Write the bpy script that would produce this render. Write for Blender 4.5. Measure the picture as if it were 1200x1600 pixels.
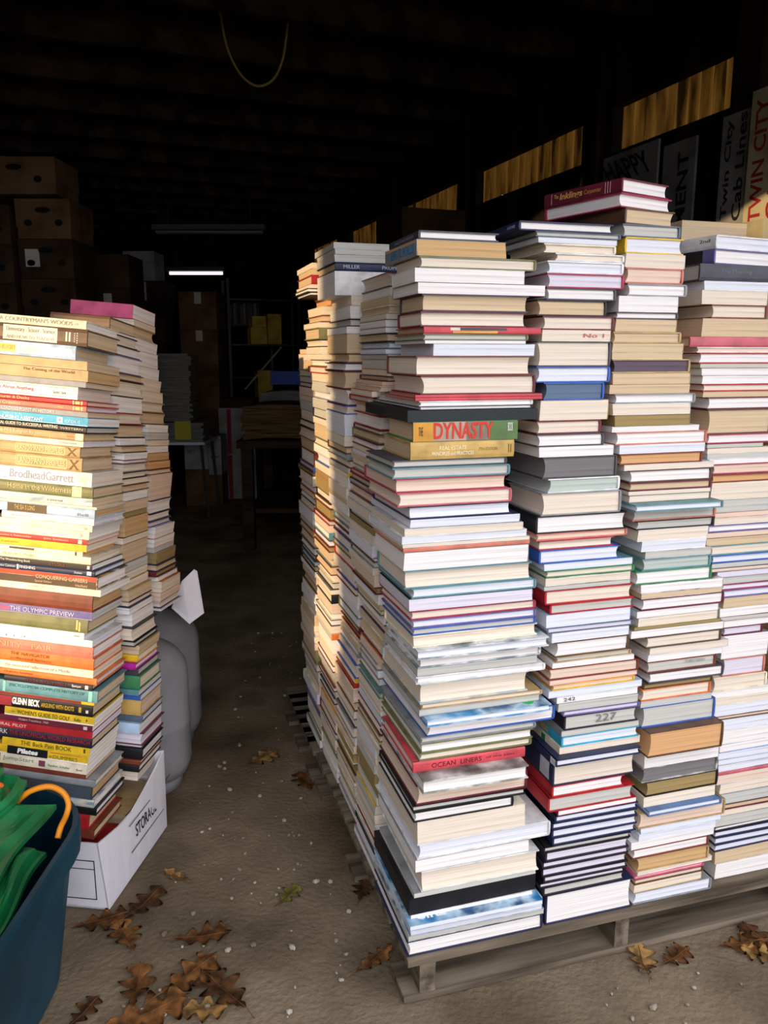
import bpy, bmesh, math, random
from mathutils import Vector, Matrix
for o in list(bpy.data.objects): bpy.data.objects.remove(o)
S = bpy.context.scene
COL = S.collection
R = math.radians

# ------------------------------------------------------------ camera, sky, sun, exposure
F_PX, HORIZON, EYE = 1244.4, 556.0, 1.6
PITCH = math.atan((800 - HORIZON) / F_PX)
CP, SP = math.cos(PITCH), math.sin(PITCH)
cam = bpy.data.cameras.new('camera'); cam.sensor_width = 36; cam.lens = 28; cam.clip_start = 0.05; cam.clip_end = 200
co = bpy.data.objects.new('camera', cam); COL.objects.link(co)
co.location = (0, 0, EYE); co.rotation_euler = (math.pi / 2 - PITCH, 0, 0)
S.camera = co
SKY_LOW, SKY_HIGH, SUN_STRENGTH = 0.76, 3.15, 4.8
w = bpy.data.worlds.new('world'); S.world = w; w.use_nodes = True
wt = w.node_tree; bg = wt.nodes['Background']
# hazy sky with a broad bright lobe added to lift front faces over left ones
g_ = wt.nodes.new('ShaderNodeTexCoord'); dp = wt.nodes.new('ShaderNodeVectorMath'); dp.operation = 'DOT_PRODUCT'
lobe_dir = Vector((0.44, -0.80, 0.40)).normalized(); dp.inputs[1].default_value = lobe_dir
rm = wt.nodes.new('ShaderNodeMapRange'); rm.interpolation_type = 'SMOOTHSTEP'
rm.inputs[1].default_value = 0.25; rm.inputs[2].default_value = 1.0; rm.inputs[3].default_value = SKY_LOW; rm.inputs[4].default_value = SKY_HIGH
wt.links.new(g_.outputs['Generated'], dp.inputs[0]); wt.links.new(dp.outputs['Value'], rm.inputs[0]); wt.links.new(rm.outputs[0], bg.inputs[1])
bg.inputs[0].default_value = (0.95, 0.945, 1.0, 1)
SUN_AZ, SUN_EL = R(37), R(8.0)          # light travels towards (sin az, cos az), falling by el
sd = Vector((math.sin(SUN_AZ) * math.cos(SUN_EL), math.cos(SUN_AZ) * math.cos(SUN_EL), -math.sin(SUN_EL)))
sl = bpy.data.lights.new('sun', 'SUN'); sl.energy = SUN_STRENGTH; sl.color = (1.0, 0.70, 0.38); sl.angle = R(0.5)
so = bpy.data.objects.new('sun', sl); COL.objects.link(so); so.rotation_euler = sd.to_track_quat('-Z', 'Y').to_euler()
vs_ = S.view_settings
S.display_settings.display_device = 'sRGB'
vs_.view_transform = 'Standard'; vs_.look = 'None'; vs_.gamma = 1; vs_.use_curve_mapping = False
vs_.exposure = 0.0

# ------------------------------------------------------------ measuring helpers
CAM = Vector((0, 0, EYE))
def ray(x, y):
    a = (x - 600) / F_PX; b = (800 - y) / F_PX
    return Vector((a, CP + b * SP, -SP + b * CP))
def at_z(x, y, z):
    r = ray(x, y); return CAM + r * ((z - EYE) / r.z)
def at_plane(x, y, p, n):
    r = ray(x, y); return CAM + r * ((Vector(p) - CAM).dot(n) / r.dot(n))
def lerp_pts(pts, y):
    if y <= pts[0][0]: return pts[0][1]
    for (a, b), (c, d) in zip(pts, pts[1:]):
        if y <= c: return b + (d - b) * (y - a) / (c - a)
    return pts[-1][1]

# ------------------------------------------------------------ materials
def lin(h):
    h = h.lstrip('#'); v = [int(h[i:i + 2], 16) / 255 for i in (0, 2, 4)]
    return tuple(c / 12.92 if c <= 0.04045 else ((c + 0.055) / 1.055) ** 2.4 for c in v) + (1,)
MATS = {}
def base_mat(name, rough=0.8, spec=0.3):
    m = bpy.data.materials.new(name); m.use_nodes = True
    nt = m.node_tree; b = nt.nodes['Principled BSDF']
    b.inputs['Roughness'].default_value = rough; b.inputs['Specular IOR Level'].default_value = spec
    return m, nt, b
def noise_mat(name, hexes, scale=(5, 5, 5), rough=0.85, spec=0.2, detail=4, lo=0.35, hi=0.65, bump=0.0, bscale=None, metallic=0):
    """two or more colours mixed by a noise stretched by scale"""
    if name in MATS: return MATS[name]
    m, nt, b = base_mat(name, rough, spec); N, L = nt.nodes, nt.links
    b.inputs['Metallic'].default_value = metallic
    tc = N.new('ShaderNodeTexCoord'); mp = N.new('ShaderNodeMapping'); mp.inputs['Scale'].default_value = scale
    nz = N.new('ShaderNodeTexNoise'); nz.inputs['Scale'].default_value = 1; nz.inputs['Detail'].default_value = detail
    rp = N.new('ShaderNodeValToRGB'); el = rp.color_ramp.elements
    n = len(hexes)
    el[0].position = lo; el[0].color = lin(hexes[0]); el[1].position = hi; el[1].color = lin(hexes[-1])
    for i in range(1, n - 1):
        e = el.new(lo + (hi - lo) * i / (n - 1)); e.color = lin(hexes[i])
    L.new(tc.outputs['Object'], mp.inputs['Vector']); L.new(mp.outputs[0], nz.inputs['Vector'])
    L.new(nz.outputs['Fac'], rp.inputs[0]); L.new(rp.outputs[0], b.inputs['Base Color'])
    if bump:
        bp = N.new('ShaderNodeBump'); bp.inputs['Strength'].default_value = bump; bp.inputs['Distance'].default_value = 0.01
        src = nz
        if bscale:
            src = N.new('ShaderNodeTexNoise'); src.inputs['Scale'].default_value = bscale; src.inputs['Detail'].default_value = 6
            L.new(tc.outputs['Object'], src.inputs['Vector'])
        L.new(src.outputs['Fac'], bp.inputs['Height']); L.new(bp.outputs[0], b.inputs['Normal'])
    MATS[name] = m; return m
def shade(h, f):
    h = h.lstrip('#'); return '#' + ''.join('%02x' % max(0, min(255, int(int(h[i:i + 2], 16) * f))) for i in (0, 2, 4))
def paint(h, rough=0.5):
    return noise_mat('paint' + h + str(rough), [shade(h, 0.88), h, shade(h, 1.06)], (14, 14, 14), rough, 0.35, 5)
def plain(h, rough=0.6, name=None):
    k = (name or 'plain') + h + str(rough)
    if k in MATS: return MATS[k]
    m, nt, b = base_mat(k, rough); b.inputs['Base Color'].default_value = lin(h); MATS[k] = m; return m
# paper edges: leaf lines along the block, stains
PAGE = dict(w=('#efeae7', 'white'), b=('#e1e3ec', 'bluish white'), l=('#dcd6e2', 'lavender'), g=('#c6c4bc', 'grey'), c=('#e6d8c6', 'cream'),
            t=('#d4bc9b', 'tan'), k=('#cda878', 'brown'), o=('#a08a5e', 'olive brown'), d=('#665a64', 'plum grey'), s=('#66788f', 'blue grey'),
            p=('#e4cbb8', 'peach'), x=('#7b7878', 'dark grey'), n=('#b9c2ba', 'greenish grey'), q=('#d8a878', 'orange tan'))
def page_mat(k):
    h = PAGE[k][0]
    return noise_mat('paper' + k, [shade(h, 0.82), shade(h, 0.97), shade(h, 1.03)], (2, 2, 480), 0.95, 0.05, 3, 0.25, 0.6, 0.15)
COVER = dict(nv=('#252c4c', 'navy'), bk=('#1b1a1e', 'black'), dg=('#45454d', 'dark grey'), gy=('#8f9296', 'grey'), wt=('#e4e3e3', 'white'),
             cr=('#eadfc4', 'cream'), tn=('#b79a6c', 'tan'), bn=('#5d4433', 'brown'), mr=('#6b2334', 'maroon'), rd=('#b0262c', 'red'),
             pk=('#d95f86', 'pink'), og=('#dd7536', 'orange'), yl=('#e3b92a', 'yellow'), gd=('#c3a05a', 'gold'), ol=('#77774f', 'olive'),
             gn=('#3f8558', 'green'), tl=('#5f8f98', 'teal'), bl=('#365fb2', 'blue'), sb=('#5876a2', 'steel blue'), dr=('#c4626c', 'dusty pink'), lr=('#c94a52', 'light red'), cy=('#2fa6cc', 'cyan'), lb=('#b3cbe6', 'pale blue'),
             pu=('#6a6299', 'purple'), sl=('#5a6578', 'slate'), cs=('#a4304c', 'crimson'), br=('#7a3b2a', 'rust brown'), sm=('#cf7a66', 'salmon'),
             bg=('#141f22', 'green-black'), pl=('#2b2430', 'plum black'), mg=('#b5249a', 'magenta'))
MIX = dict(ma=(['#2c3440', '#7c8d94', '#e8eaec', '#4f7d86'], 'pictured grey'), mb=(['#123a5e', '#3f8fc4', '#bcd7e8', '#2c5a86'], 'pictured blue'),
           mc=(['#3b3a38', '#8a8a84', '#d8d6d2', '#5a5a60'], 'pictured dark'), md=(['#c9472f', '#e8e0da', '#3b3030', '#d8a13a'], 'pictured red'),
           me=(['#e8e4dc', '#9fb6c6', '#d9d4c6', '#7f98a8'], 'pictured pale'))
def cover_mat(k):
    if k in MIX: return noise_mat('cover ' + k, MIX[k][0], (11, 11, 40), 0.4, 0.4, 3, 0.3, 0.7)
    h = COVER[k][0]
    return noise_mat('cover ' + k, [shade(h, 0.85), h, shade(h, 1.08)], (18, 18, 18), 0.45, 0.35, 5)
def cover_word(k): return MIX[k][1] if k in MIX else COVER[k][1]

# ------------------------------------------------------------ mesh helpers
def new_obj(name, bm, mats, parent=None, M=None, smooth=False):
    me = bpy.data.meshes.new(name); bm.to_mesh(me); bm.free()
    for m in (mats if isinstance(mats, (list, tuple)) else [mats]): me.materials.append(m)
    if smooth:
        for p in me.polygons: p.use_smooth = True
    o = bpy.data.objects.new(name, me); COL.objects.link(o)
    if parent is not None: o.parent = parent
    if M is not None: o.matrix_local = M
    return o
def empty(name, M, label=None, cat=None, group=None):
    o = bpy.data.objects.new(name, None); COL.objects.link(o); o.matrix_world = M; o.empty_display_size = 0.05
    if label: tag(o, label, cat, group)
    return o
def tag(o, label, cat, group=None):
    o['label'] = label; o['category'] = cat
    if group: o['group'] = group
    return o
def structure(o): o['kind'] = 'structure'; return o
def box(bm, x0, x1, y0, y1, z0, z1, mi=0):
    v = [bm.verts.new(p) for p in ((x0, y0, z0), (x1, y0, z0), (x1, y1, z0), (x0, y1, z0), (x0, y0, z1), (x1, y0, z1), (x1, y1, z1), (x0, y1, z1))]
    for f in ((0, 3, 2, 1), (4, 5, 6, 7), (0, 1, 5, 4), (1, 2, 6, 5), (2, 3, 7, 6), (3, 0, 4, 7)):
        bm.faces.new([v[i] for i in f]).material_index = mi
    return v
def bx(*a, mi=0):
    bm = bmesh.new(); box(bm, *a, mi=mi); return bm
def loft(bm, rings, cap=True, mi=0, closed=True):
    vr = [[bm.verts.new(p) for p in r] for r in rings]; n = len(rings[0])
    for a, b in zip(vr, vr[1:]):
        for i in range(n if closed else n - 1):
            j = (i + 1) % n; bm.faces.new((a[i], a[j], b[j], b[i])).material_index = mi
    if cap:
        bm.faces.new(list(reversed(vr[0]))).material_index = mi; bm.faces.new(vr[-1]).material_index = mi
    return vr
def lathe(bm, prof, seg=32, mi=0):
    rings = [[(r * math.cos(2 * math.pi * i / seg), r * math.sin(2 * math.pi * i / seg), z) for i in range(seg)] for r, z in prof]
    return loft(bm, rings, True, mi)
def tube(bm, pts, r, seg=8):
    pts = [Vector(p) for p in pts]; rings = []
    for i, p in enumerate(pts):
        t = (pts[min(i + 1, len(pts) - 1)] - pts[max(i - 1, 0)]).normalized()
        a = t.cross(Vector((0.13, 0.31, 0.94))).normalized(); b = t.cross(a)
        rings.append([p + (a * math.cos(2 * math.pi * k / seg) + b * math.sin(2 * math.pi * k / seg)) * r for k in range(seg)])
    loft(bm, rings)
def smooth_path(pts, n=8):
    pts = [Vector(p) for p in pts]; out = []
    P = [pts[0] * 2 - pts[1]] + pts + [pts[-1] * 2 - pts[-2]]
    for i in range(1, len(P) - 2):
        for k in range(n):
            t = k / n; a, b, c, d = P[i - 1:i + 3]
            out.append(0.5 * ((2 * b) + (c - a) * t + (2 * a - 5 * b + 4 * c - d) * t * t + (3 * b - a - 3 * c + d) * t ** 3))
    out.append(pts[-1]); return out
def mat4(o, u, v, n):
    return Matrix(((u.x, v.x, n.x, o.x), (u.y, v.y, n.y, o.y), (u.z, v.z, n.z, o.z), (0, 0, 0, 1)))

# lettering: the text is scaled to fill w x h; origin lower left, reading along +x, up +y
def letters(name, s, w_, h_, mat, parent, M, bold=0.0, shear=0.0):
    cu = bpy.data.curves.new('lettering', 'FONT'); cu.body = s; cu.offset = bold; cu.shear = shear; cu.resolution_u = 3; cu.extrude = 0.02
    t = bpy.data.objects.new('lettering', cu); COL.objects.link(t)
    dg = bpy.context.evaluated_depsgraph_get(); me = bpy.data.meshes.new_from_object(t.evaluated_get(dg))
    bpy.data.objects.remove(t); bpy.data.curves.remove(cu)
    xs = [v.co.x for v in me.vertices]; ys = [v.co.y for v in me.vertices]
    x0, x1, y0, y1 = min(xs), max(xs), min(ys), max(ys)
    for v in me.vertices:
        v.co = ((v.co.x - x0) / (x1 - x0) * w_, (v.co.y - y0) / (y1 - y0) * h_, (v.co.z + 0.02) * 0.008)
    me.materials.clear(); me.materials.append(mat); me.name = name
    o = bpy.data.objects.new(name, me); COL.objects.link(o); o.parent = parent; o.matrix_local = M
    return o

# ------------------------------------------------------------ the book
rnd = random.Random(7); DIMS = {}
def spine_prism(bm, side, lu, lv, t, th, bulge):
    prof = [(0, 0), (-bulge * 0.8, t * 0.2), (-bulge, t * 0.5), (-bulge * 0.8, t * 0.8), (0, t), (th, t), (th, 0)]
    L = lu if side in 'FB' else lv
    def place(d, s, z):
        return {'F': (s, d, z), 'B': (s, lv - d, z), 'L': (d, s, z), 'R': (lu - d, s, z)}[side]
    loft(bm, [[place(d, 0, z) for d, z in prof], [place(d, L, z) for d, z in prof]])
def page_block(bm, side, lu, lv, z0, z1, inset, sp_in, hollow, skew):
    rings = []; n = 6
    for i in range(n + 1):
        f = i / n; z = z0 + (z1 - z0) * f
        i_s = dict(F=inset, B=inset, L=inset, R=inset); i_s[side] = sp_in
        opp = dict(F='B', B='F', L='R', R='L')[side]; i_s[opp] += hollow * (1 - (2 * f - 1) ** 2)
        k = skew * (f - 0.5); sx = k if side in 'LR' else 0; sy = k if side in 'FB' else 0
        x0, x1, y0, y1 = i_s['L'] + sx, lu - i_s['R'] + sx, i_s['F'] + sy, lv - i_s['B'] + sy
        rings.append([(x0, y0, z), (x1, y0, z), (x1, y1, z), (x0, y1, z)])
    loft(bm, rings)
def build_book(M, lu, lv, t, side, cov, pg, kind, label, group):
    """M: frame at the front left lower corner; x along the front face, y to the back"""
    nm = {'h': 'hardcover_book', 'p': 'paperback_book', 'x': 'boxed_album'}[kind]
    root = empty(nm, M, label, 'book', group)
    bm = bmesh.new()
    if kind == 'x':
        box(bm, 0, lu, 0, lv, 0, t * 0.97)
        c = new_obj('cover', bm, cover_mat(cov), root)
        bmesh_edge = bmesh.new(); box(bmesh_edge, 0.004, lu - 0.004, 0.004, lv - 0.004, t * 0.97, t)
        new_obj('lid', bmesh_edge, cover_mat(cov), root)
        DIMS[root.name] = (lu, lv, t, 0.0); return root, c
    if kind == 'h':
        b = min(0.0028, t * 0.16); th, bulge, ins = 0.003, min(0.0025, t * 0.12), min(0.004, 0.02 * lu + 0.001)
        hollow, skew = min(0.005, t * 0.14), rnd.uniform(-1, 1) * min(0.006, t * 0.16)
    else:
        b = min(0.0009, t * 0.09); th, bulge, ins = 0.001, 0.0003, 0.0006
        hollow, skew = 0, rnd.uniform(-1, 1) * min(0.004, t * 0.12)
    box(bm, 0, lu, 0, lv, 0, b); box(bm, 0, lu, 0, lv, t - b, t)
    spine_prism(bm, side, lu, lv, t, th, bulge)
    c = new_obj('cover', bm, cover_mat(cov), root)
    bm = bmesh.new(); page_block(bm, side, lu, lv, b, t - b, ins, th * 0.9, hollow, skew)
    new_obj('page_block', bm, page_mat(pg), root)
    DIMS[root.name] = (lu, lv, t, bulge)
    return root, c
def face_frame(root, face, a, b, lift=0.0003):
    lu, lv, t, bulge = DIMS[root.name]
    X, Y, Z = Vector((1, 0, 0)), Vector((0, 1, 0)), Vector((0, 0, 1))
    if face == 'F': return mat4(Vector((a * lu, -bulge - lift, b * t)), X, Z, -Y), lu, t
    if face == 'L': return mat4(Vector((-bulge - lift, lv * (1 - a), b * t)), -Y, Z, -X), lv, t
    return mat4(Vector((a * lu, b * lv, t + lift)), X, Y, Z), lu, lv
def title(root, c, face, s, hexcol, a0, a1, b0, b1, bold=0.0, shear=0.0, lift=0.0003):
    M, A, B = face_frame(root, face, a0, b0, lift)
    return letters('title', s, (a1 - a0) * A, (b1 - b0) * B, plain(hexcol, 0.5), c, M, bold, shear)
def spine_label(root, c, face, hexcol, a0, a1, b0, b1):
    M, A, B = face_frame(root, face, a0, b0, -0.0006)
    return new_obj('spine_label', bx(0, (a1 - a0) * A, 0, (b1 - b0) * B, 0, 0.0008), paint(hexcol), c, M)

ORD = 'zeroth first second third fourth fifth sixth seventh eighth ninth tenth eleventh twelfth thirteenth fourteenth fifteenth sixteenth seventeenth eighteenth nineteenth'.split()
TENS = {2: 'twent', 3: 'thirt', 4: 'fort', 5: 'fift', 6: 'sixt', 7: 'sevent', 8: 'eight', 9: 'ninet'}
def ordinal(n):
    if n < 20: return ORD[n]
    return TENS[n // 10] + ('ieth' if n % 10 == 0 else 'y-' + ORD[n % 10])
def describe(i, n, t, cov, pg, kind, stack, marks, own):
    """i counts from 0 at the top; marks = [(index, phrase)] of easily found books"""
    if i in own: return own[i]
    size = 'thin' if t < 0.014 else 'thick' if t > 0.04 else 'medium'
    what = {'h': 'hardback', 'p': 'paperback', 'x': 'album'}[kind]
    best = ('%s from top' % ordinal(i + 1), i + 1) if i else ('topmost book', 0)
    if n - i < best[1]: best = (('%s from bottom' % ordinal(n - i)) if n - i > 1 else 'bottom book', n - i)
    for k, ph in marks:
        d = i - k
        if d and abs(d) + 1 < best[1]: best = ('%s %s %s' % (ordinal(abs(d)), 'below' if d > 0 else 'above', ph), abs(d))
    return '%s %s %s, %s pages, %s, %s' % (size, cover_word(cov), what, PAGE[pg][1], best[0], stack)

# ============================================================ the shed
VS, NS = Vector((-0.347, 0.938, 0)), Vector((0.938, 0.347, 0))      # along the shed, across it
SHED = mat4(Vector((0, 0, 0)), NS, VS, Vector((0, 0, 1)))             # x across, y along
WALL_R = 2.561; WALL_L = -2.05; BACK = 12.6; FRONT = 0.75; CEIL = 3.3
S0 = 3.622                                                            # along-shed position of the first window corner
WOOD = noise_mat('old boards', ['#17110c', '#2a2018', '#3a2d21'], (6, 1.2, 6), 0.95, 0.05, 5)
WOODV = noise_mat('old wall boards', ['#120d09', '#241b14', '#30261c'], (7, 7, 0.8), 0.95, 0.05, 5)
DIRT = noise_mat('packed dirt', ['#544a3d', '#706351', '#867763', '#625545'], (2.3, 2.3, 2.3), 1.0, 0.02, 8, 0.3, 0.72, 0.6, 60)
def shed(name, bm, m, M=SHED): return structure(new_obj(name, bm, m, None, M))
bm = bmesh.new(); n = 40
g = [[bm.verts.new((-9 + 18 * i / n, -9 + 24 * j / n, 0.004 * math.sin(i * 1.7) * math.cos(j * 1.3) - 0.004)) for j in range(n + 1)] for i in range(n + 1)]
for i in range(n):
    for j in range(n): bm.faces.new((g[i][j], g[i + 1][j], g[i + 1][j + 1], g[i][j + 1]))
structure(new_obj('floor', bm, DIRT, smooth=True))
wins = [(-0.80, 0.0), (0.24, 1.515), (1.797, 2.95), (3.2, 4.35), (4.62, 5.8)]
WZ0, WZ1 = 2.602, 2.822
bm = bmesh.new(); y0 = FRONT
box(bm, WALL_R, WALL_R + 0.06, FRONT, BACK, 0, WZ0); box(bm, WALL_R, WALL_R + 0.06, FRONT, BACK, WZ1, CEIL)
for a, b in wins:
    box(bm, WALL_R, WALL_R + 0.06, y0, S0 + a, WZ0, WZ1); y0 = S0 + b
box(bm, WALL_R, WALL_R + 0.06, y0, BACK, WZ0, WZ1)
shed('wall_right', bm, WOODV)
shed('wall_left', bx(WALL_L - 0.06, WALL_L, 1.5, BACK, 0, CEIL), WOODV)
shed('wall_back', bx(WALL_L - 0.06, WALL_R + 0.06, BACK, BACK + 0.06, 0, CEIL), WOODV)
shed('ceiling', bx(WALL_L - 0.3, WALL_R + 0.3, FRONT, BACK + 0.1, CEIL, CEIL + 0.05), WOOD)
shed('trim_1', bx(WALL_L - 0.06, WALL_R + 0.06, FRONT, FRONT + 0.09, 2.665, CEIL), WOOD)
for i in range(18):
    y = 1.5 + i * 0.62
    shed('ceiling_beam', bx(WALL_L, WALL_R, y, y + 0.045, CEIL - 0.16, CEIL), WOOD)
for i, s in enumerate((-1.0, 0.06, 1.57, 3.0, 4.42)):
    shed('trim_%d' % (i + 2), bx(WALL_R - 0.05, WALL_R, S0 + s, S0 + s + 0.13, 0, CEIL - 0.16), WOODV)
# amber corrugated panels let the daylight through
m, nt, b_ = base_mat('amber corrugated panel', 0.6); N, L = nt.nodes, nt.links
tr = N.new('ShaderNodeBsdfTranslucent'); df = N.new('ShaderNodeBsdfDiffuse'); mixs = N.new('ShaderNodeMixShader'); mixs.inputs[0].default_value = 0.75
tc = N.new('ShaderNodeTexCoord'); mp = N.new('ShaderNodeMapping'); mp.inputs['Scale'].default_value = (8, 16, 2.2)
nz = N.new('ShaderNodeTexNoise'); nz.inputs['Scale'].default_value = 1; nz.inputs['Detail'].default_value = 5
rp = N.new('ShaderNodeValToRGB'); e = rp.color_ramp.elements
e[0].position = 0.38; e[0].color = (0.02, 0.010, 0.002, 1); e[1].position = 0.62; e[1].color = (0.19, 0.092, 0.016, 1)
e2 = e.new(0.46); e2.color = (0.10, 0.046, 0.008, 1)
L.new(tc.outputs['Object'], mp.inputs[0]); L.new(mp.outputs[0], nz.inputs['Vector']); L.new(nz.outputs['Fac'], rp.inputs[0])
L.new(rp.outputs[0], tr.inputs[0]); L.new(rp.outputs[0], df.inputs[0]); L.new(df.outputs[0], mixs.inputs[1]); L.new(tr.outputs[0], mixs.inputs[2])
L.new(mixs.outputs[0], nt.nodes['Material Output'].inputs[0]); AMBER = m
rw = random.Random(3)
for k, (a, b) in enumerate(wins):
    bm = bmesh.new(); steps = int((b - a) / 0.008); rows = []
    drip = [rw.uniform(0, 1) for _ in range(steps + 2)]
    for i in range(steps + 1):
        y = a - 0.16 + (b - a + 0.32) * i / steps; d = 0.011 * math.sin(y * 2 * math.pi / 0.076)
        jag = 0.028 * max(0, math.sin(y * 23 + k) * math.sin(y * 57 + 2 * k)) + 0.006 * drip[i]     # torn lower edge
        rows.append((bm.verts.new((WALL_R + 0.075 + d, S0 + y, WZ0 + jag)), bm.verts.new((WALL_R + 0.075 + d, S0 + y, WZ1 + 0.03))))
    for p, q in zip(rows, rows[1:]): bm.faces.new((p[0], q[0], q[1], p[1]))
    shed('window_%d' % (k + 1), bm, AMBER)

# ---- across the yard, behind the camera: unseen blocks added to keep the low sun off
def yard(q0, q1, d, z1, name, label, cat, mat, depth=1.5):
    ax = Vector((math.cos(SUN_AZ), -math.sin(SUN_AZ), 0)); dv = Vector((math.sin(SUN_AZ), math.cos(SUN_AZ), 0))
    M = mat4(dv * -d, ax, dv, Vector((0, 0, 1)))
    o = empty(name, M, label, cat)
    new_obj('wall', bx(q0, q1, -depth, 0, 0, z1 - 0.12), mat, o)
    new_obj('top_slab', bx(q0, q1 + 0.03, -depth - 0.05, 0.0, z1 - 0.12, z1), WOOD, o)
    return o
TE = math.tan(SUN_EL)
yard(-8, -2.15, 9.0, 3.9, 'outside_blocker', 'tall added sun blocker across the yard, beside the low one', 'shed', WOODV)
yard(-2.14, -1.67, 9.0, 0.645 + TE * (9.0 + 1.1), 'outside_blocker', 'low added sun blocker across the yard between two taller ones', 'shed', WOODV)
yard(-1.635, 5.5, 9.0, 2.12 + TE * (9.0 + 1.6), 'outside_blocker', 'long taller added sun blocker across the yard', 'shed', WOODV)

# ============================================================ pallets
U, V = Vector((0.9582, 0.2861, 0)), Vector((-0.2861, 0.9582, 0))
P0 = Vector((0.061, 1.731, 0.0)); TOP = 0.132
PW = noise_mat('weathered pallet wood', ['#4a4238', '#6d6254', '#837767'], (2, 26, 26), 0.95, 0.05, 5, bump=0.3)
PWV = noise_mat('weathered pallet wood lengthwise', ['#4a4238', '#6d6254', '#837767'], (26, 2, 26), 0.95, 0.05, 5, bump=0.3)
def pallet(du, dv, W, D, label):
    M = mat4(P0 + U * du + V * dv, U, V, Vector((0, 0, 1)))
    o = empty('pallet', M, label, 'pallet', 'wooden pallets under the books')
    n = 7
    for i in range(n):
        w_ = 0.125; y = (D - w_) * i / (n - 1)
        new_obj('deck_board', bx(-0.005, W, y, y + w_, TOP - 0.02, TOP - 0.001), PW, o)
    for x in (0.03, W / 2 - 0.02, W - 0.07):
        new_obj('stringer', bx(x, x + 0.042, 0.012, D - 0.012, 0.02, TOP - 0.02), PWV, o)
    for y in (0.0, D / 2 - 0.06, D - 0.13):
        new_obj('bottom_board', bx(-0.012, W, y + 0.01, y + 0.13, 0.001, 0.02), PW, o)
    return o
pallet(0, -0.012, 1.22, 1.10, 'weathered wooden pallet under the front book stacks')
pallet(-0.01, 1.10, 1.22, 0.62, 'weathered wooden pallet under the rear stacks, behind the first pallet')

# ============================================================ front stacks on the pallet
# one line per book, top first: foot of its near corner in the photograph, corner x, far end x, cover, pages, kind, spine side
A_TXT = """373 655 779 dg w h L;399 651 791 gy k p L;418 655 837 ol c h R;440 648 819 wt w p B;459 653 851 mr w p B;486 660 825 dg t h B;510 657 822 mr c h B
521 662 844 lr t h F;531 661 825 ol g h R;537 664 822 gy w p B;556 677 836 me b p B;587 650 830 br c h B;617 657 834 mr c h R;622 649 846 lr p h F;627 649 846 lr p h F
635 655 832 wt w h R;641 655 832 bk w h R;660 637 840 bg g x F;691 645 807 gn t h F;719 641 802 gd t h F;732 613 791 dg g h R;749 613 795 tl g h R;771 618 792 cs p h B
793 621 798 dr c h R;812 639 799 nv b h B;826 641 812 nv b p R;839 632 816 wt c p R;851 628 823 wt b p B;857 629 827 me c p R;864 630 827 sm p h F;893 631 825 gy w p R;921 632 829 tl c h B
936 643 836 tl b h R;956 639 831 bk l p B;970 641 836 cs c h R;983 643 836 pu b h R;994 644 836 bl g h R;1013 645 839 cr c h B;1032 652 856 ma b h B;1045 653 843 ma w h R;1058 652 838 gy g p B
1070 650 849 wt w h R;1101 656 824 me c h B;1109 658 845 tn c h R;1120 655 842 gy g p B;1137 667 860 mb b h B;1152 667 865 bl w h R;1163 657 836 gy g h R;1178 658 831 ol w h B;1190 655 829 ol c h R
1208 645 818 lr c h F;1242 661 824 mc w h B;1259 650 821 mr p h R;1270 645 820 bk g h B;1286 646 800 bk w h R;1320 652 819 cr c p B;1344 652 857 wt b h R;1364 649 825 gy w p B;1394 658 839 wt c h B
1404 647 836 gy g p B;1431 639 835 bk x x F;1436 642 830 wt w p B;1455 641 845 mb b p B;1463 641 844 mb b p R;1472 638 847 mc g p B;1492 636 844 nv w h R"""
A_LEFT = [(359,612),(399,602),(418,615),(440,612),(459,612),(486,627),(510,625),(521,617),(537,617),(556,628),(587,606),(617,610),(627,599),(641,583),(660,571),(691,604),(719,596),(732,572),(771,570),(793,573),(812,584),(826,579),(845,577),
          (880,584),(905,588),(930,591),(956,593),(980,596),(1013,602),(1032,603),(1070,600),(1120,598),(1137,602),(1160,598),(1200,597),(1250,594),(1300,590),(1344,588),(1394,597),(1431,586),(1455,583),(1492,584)]
B_TXT = """359 812 957 nv w h L;369 837 969 sl g h R;379 841 965 gy b p R;394 850 961 cr c h R;407 868 974 wt c h R;426 855 973 wt b h R;449 852 973 cs l h R;468 849 962 dg w h R;493 839 947 bk t h R;515 845 958 mr c h R;533 840 954 cr c p R
573 838 952 dg c h R;598 832 952 bl b h R;626 833 942 bl s h R;658 834 950 tn c p R;679 838 938 mr c h R;699 839 942 dg w h R;715 842 957 wt w p R;749 847 962 dg x h R;771 856 967 wt n h R;807 845 968 gy c h R
835 838 977 bk w h L;846 838 979 sm p h R;861 842 958 cs c h B;882 843 968 bl b h L;893 850 988 tl b p R;904 853 990 gn c h R;917 852 985 md c p B;924 850 985 gy g p R;946 852 987 rd c h L;961 860 990 rd g h L
982 853 984 lb b p R;991 855 988 sl l h R;1005 862 982 wt b p R;1028 867 981 bn w h R;1036 869 985 tn g h R;1045 863 989 wt w p R;1064 857 995 br p h R;1072 859 995 pk p p R;1080 863 990 yl p h R;1092 856 1002 lb b p R
1100 870 995 wt w p L;1113 872 995 gy g p R;1120 880 997 pu l h R;1142 882 995 pl g h L;1152 877 997 gy g p L;1168 878 997 cy b h L;1179 874 999 cr c p L;1199 869 1000 nv b h L;1229 864 991 nv c h L
1247 863 974 rd w h L;1270 857 988 rd g h L;1275 872 993 rd w p L;1286 868 995 nv b h L;1297 863 993 nv b h L;1310 863 993 nv b h L;1322 864 992 nv b h L;1333 850 983 bk g h L;1347 853 980 pl l h L;1358 848 980 pl l h L;1371 847 978 bk l h L
1380 850 978 pl l h L;1389 843 974 bk l h L;1402 843 974 pl g h L;1448 852 984 nv w h L"""
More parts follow.
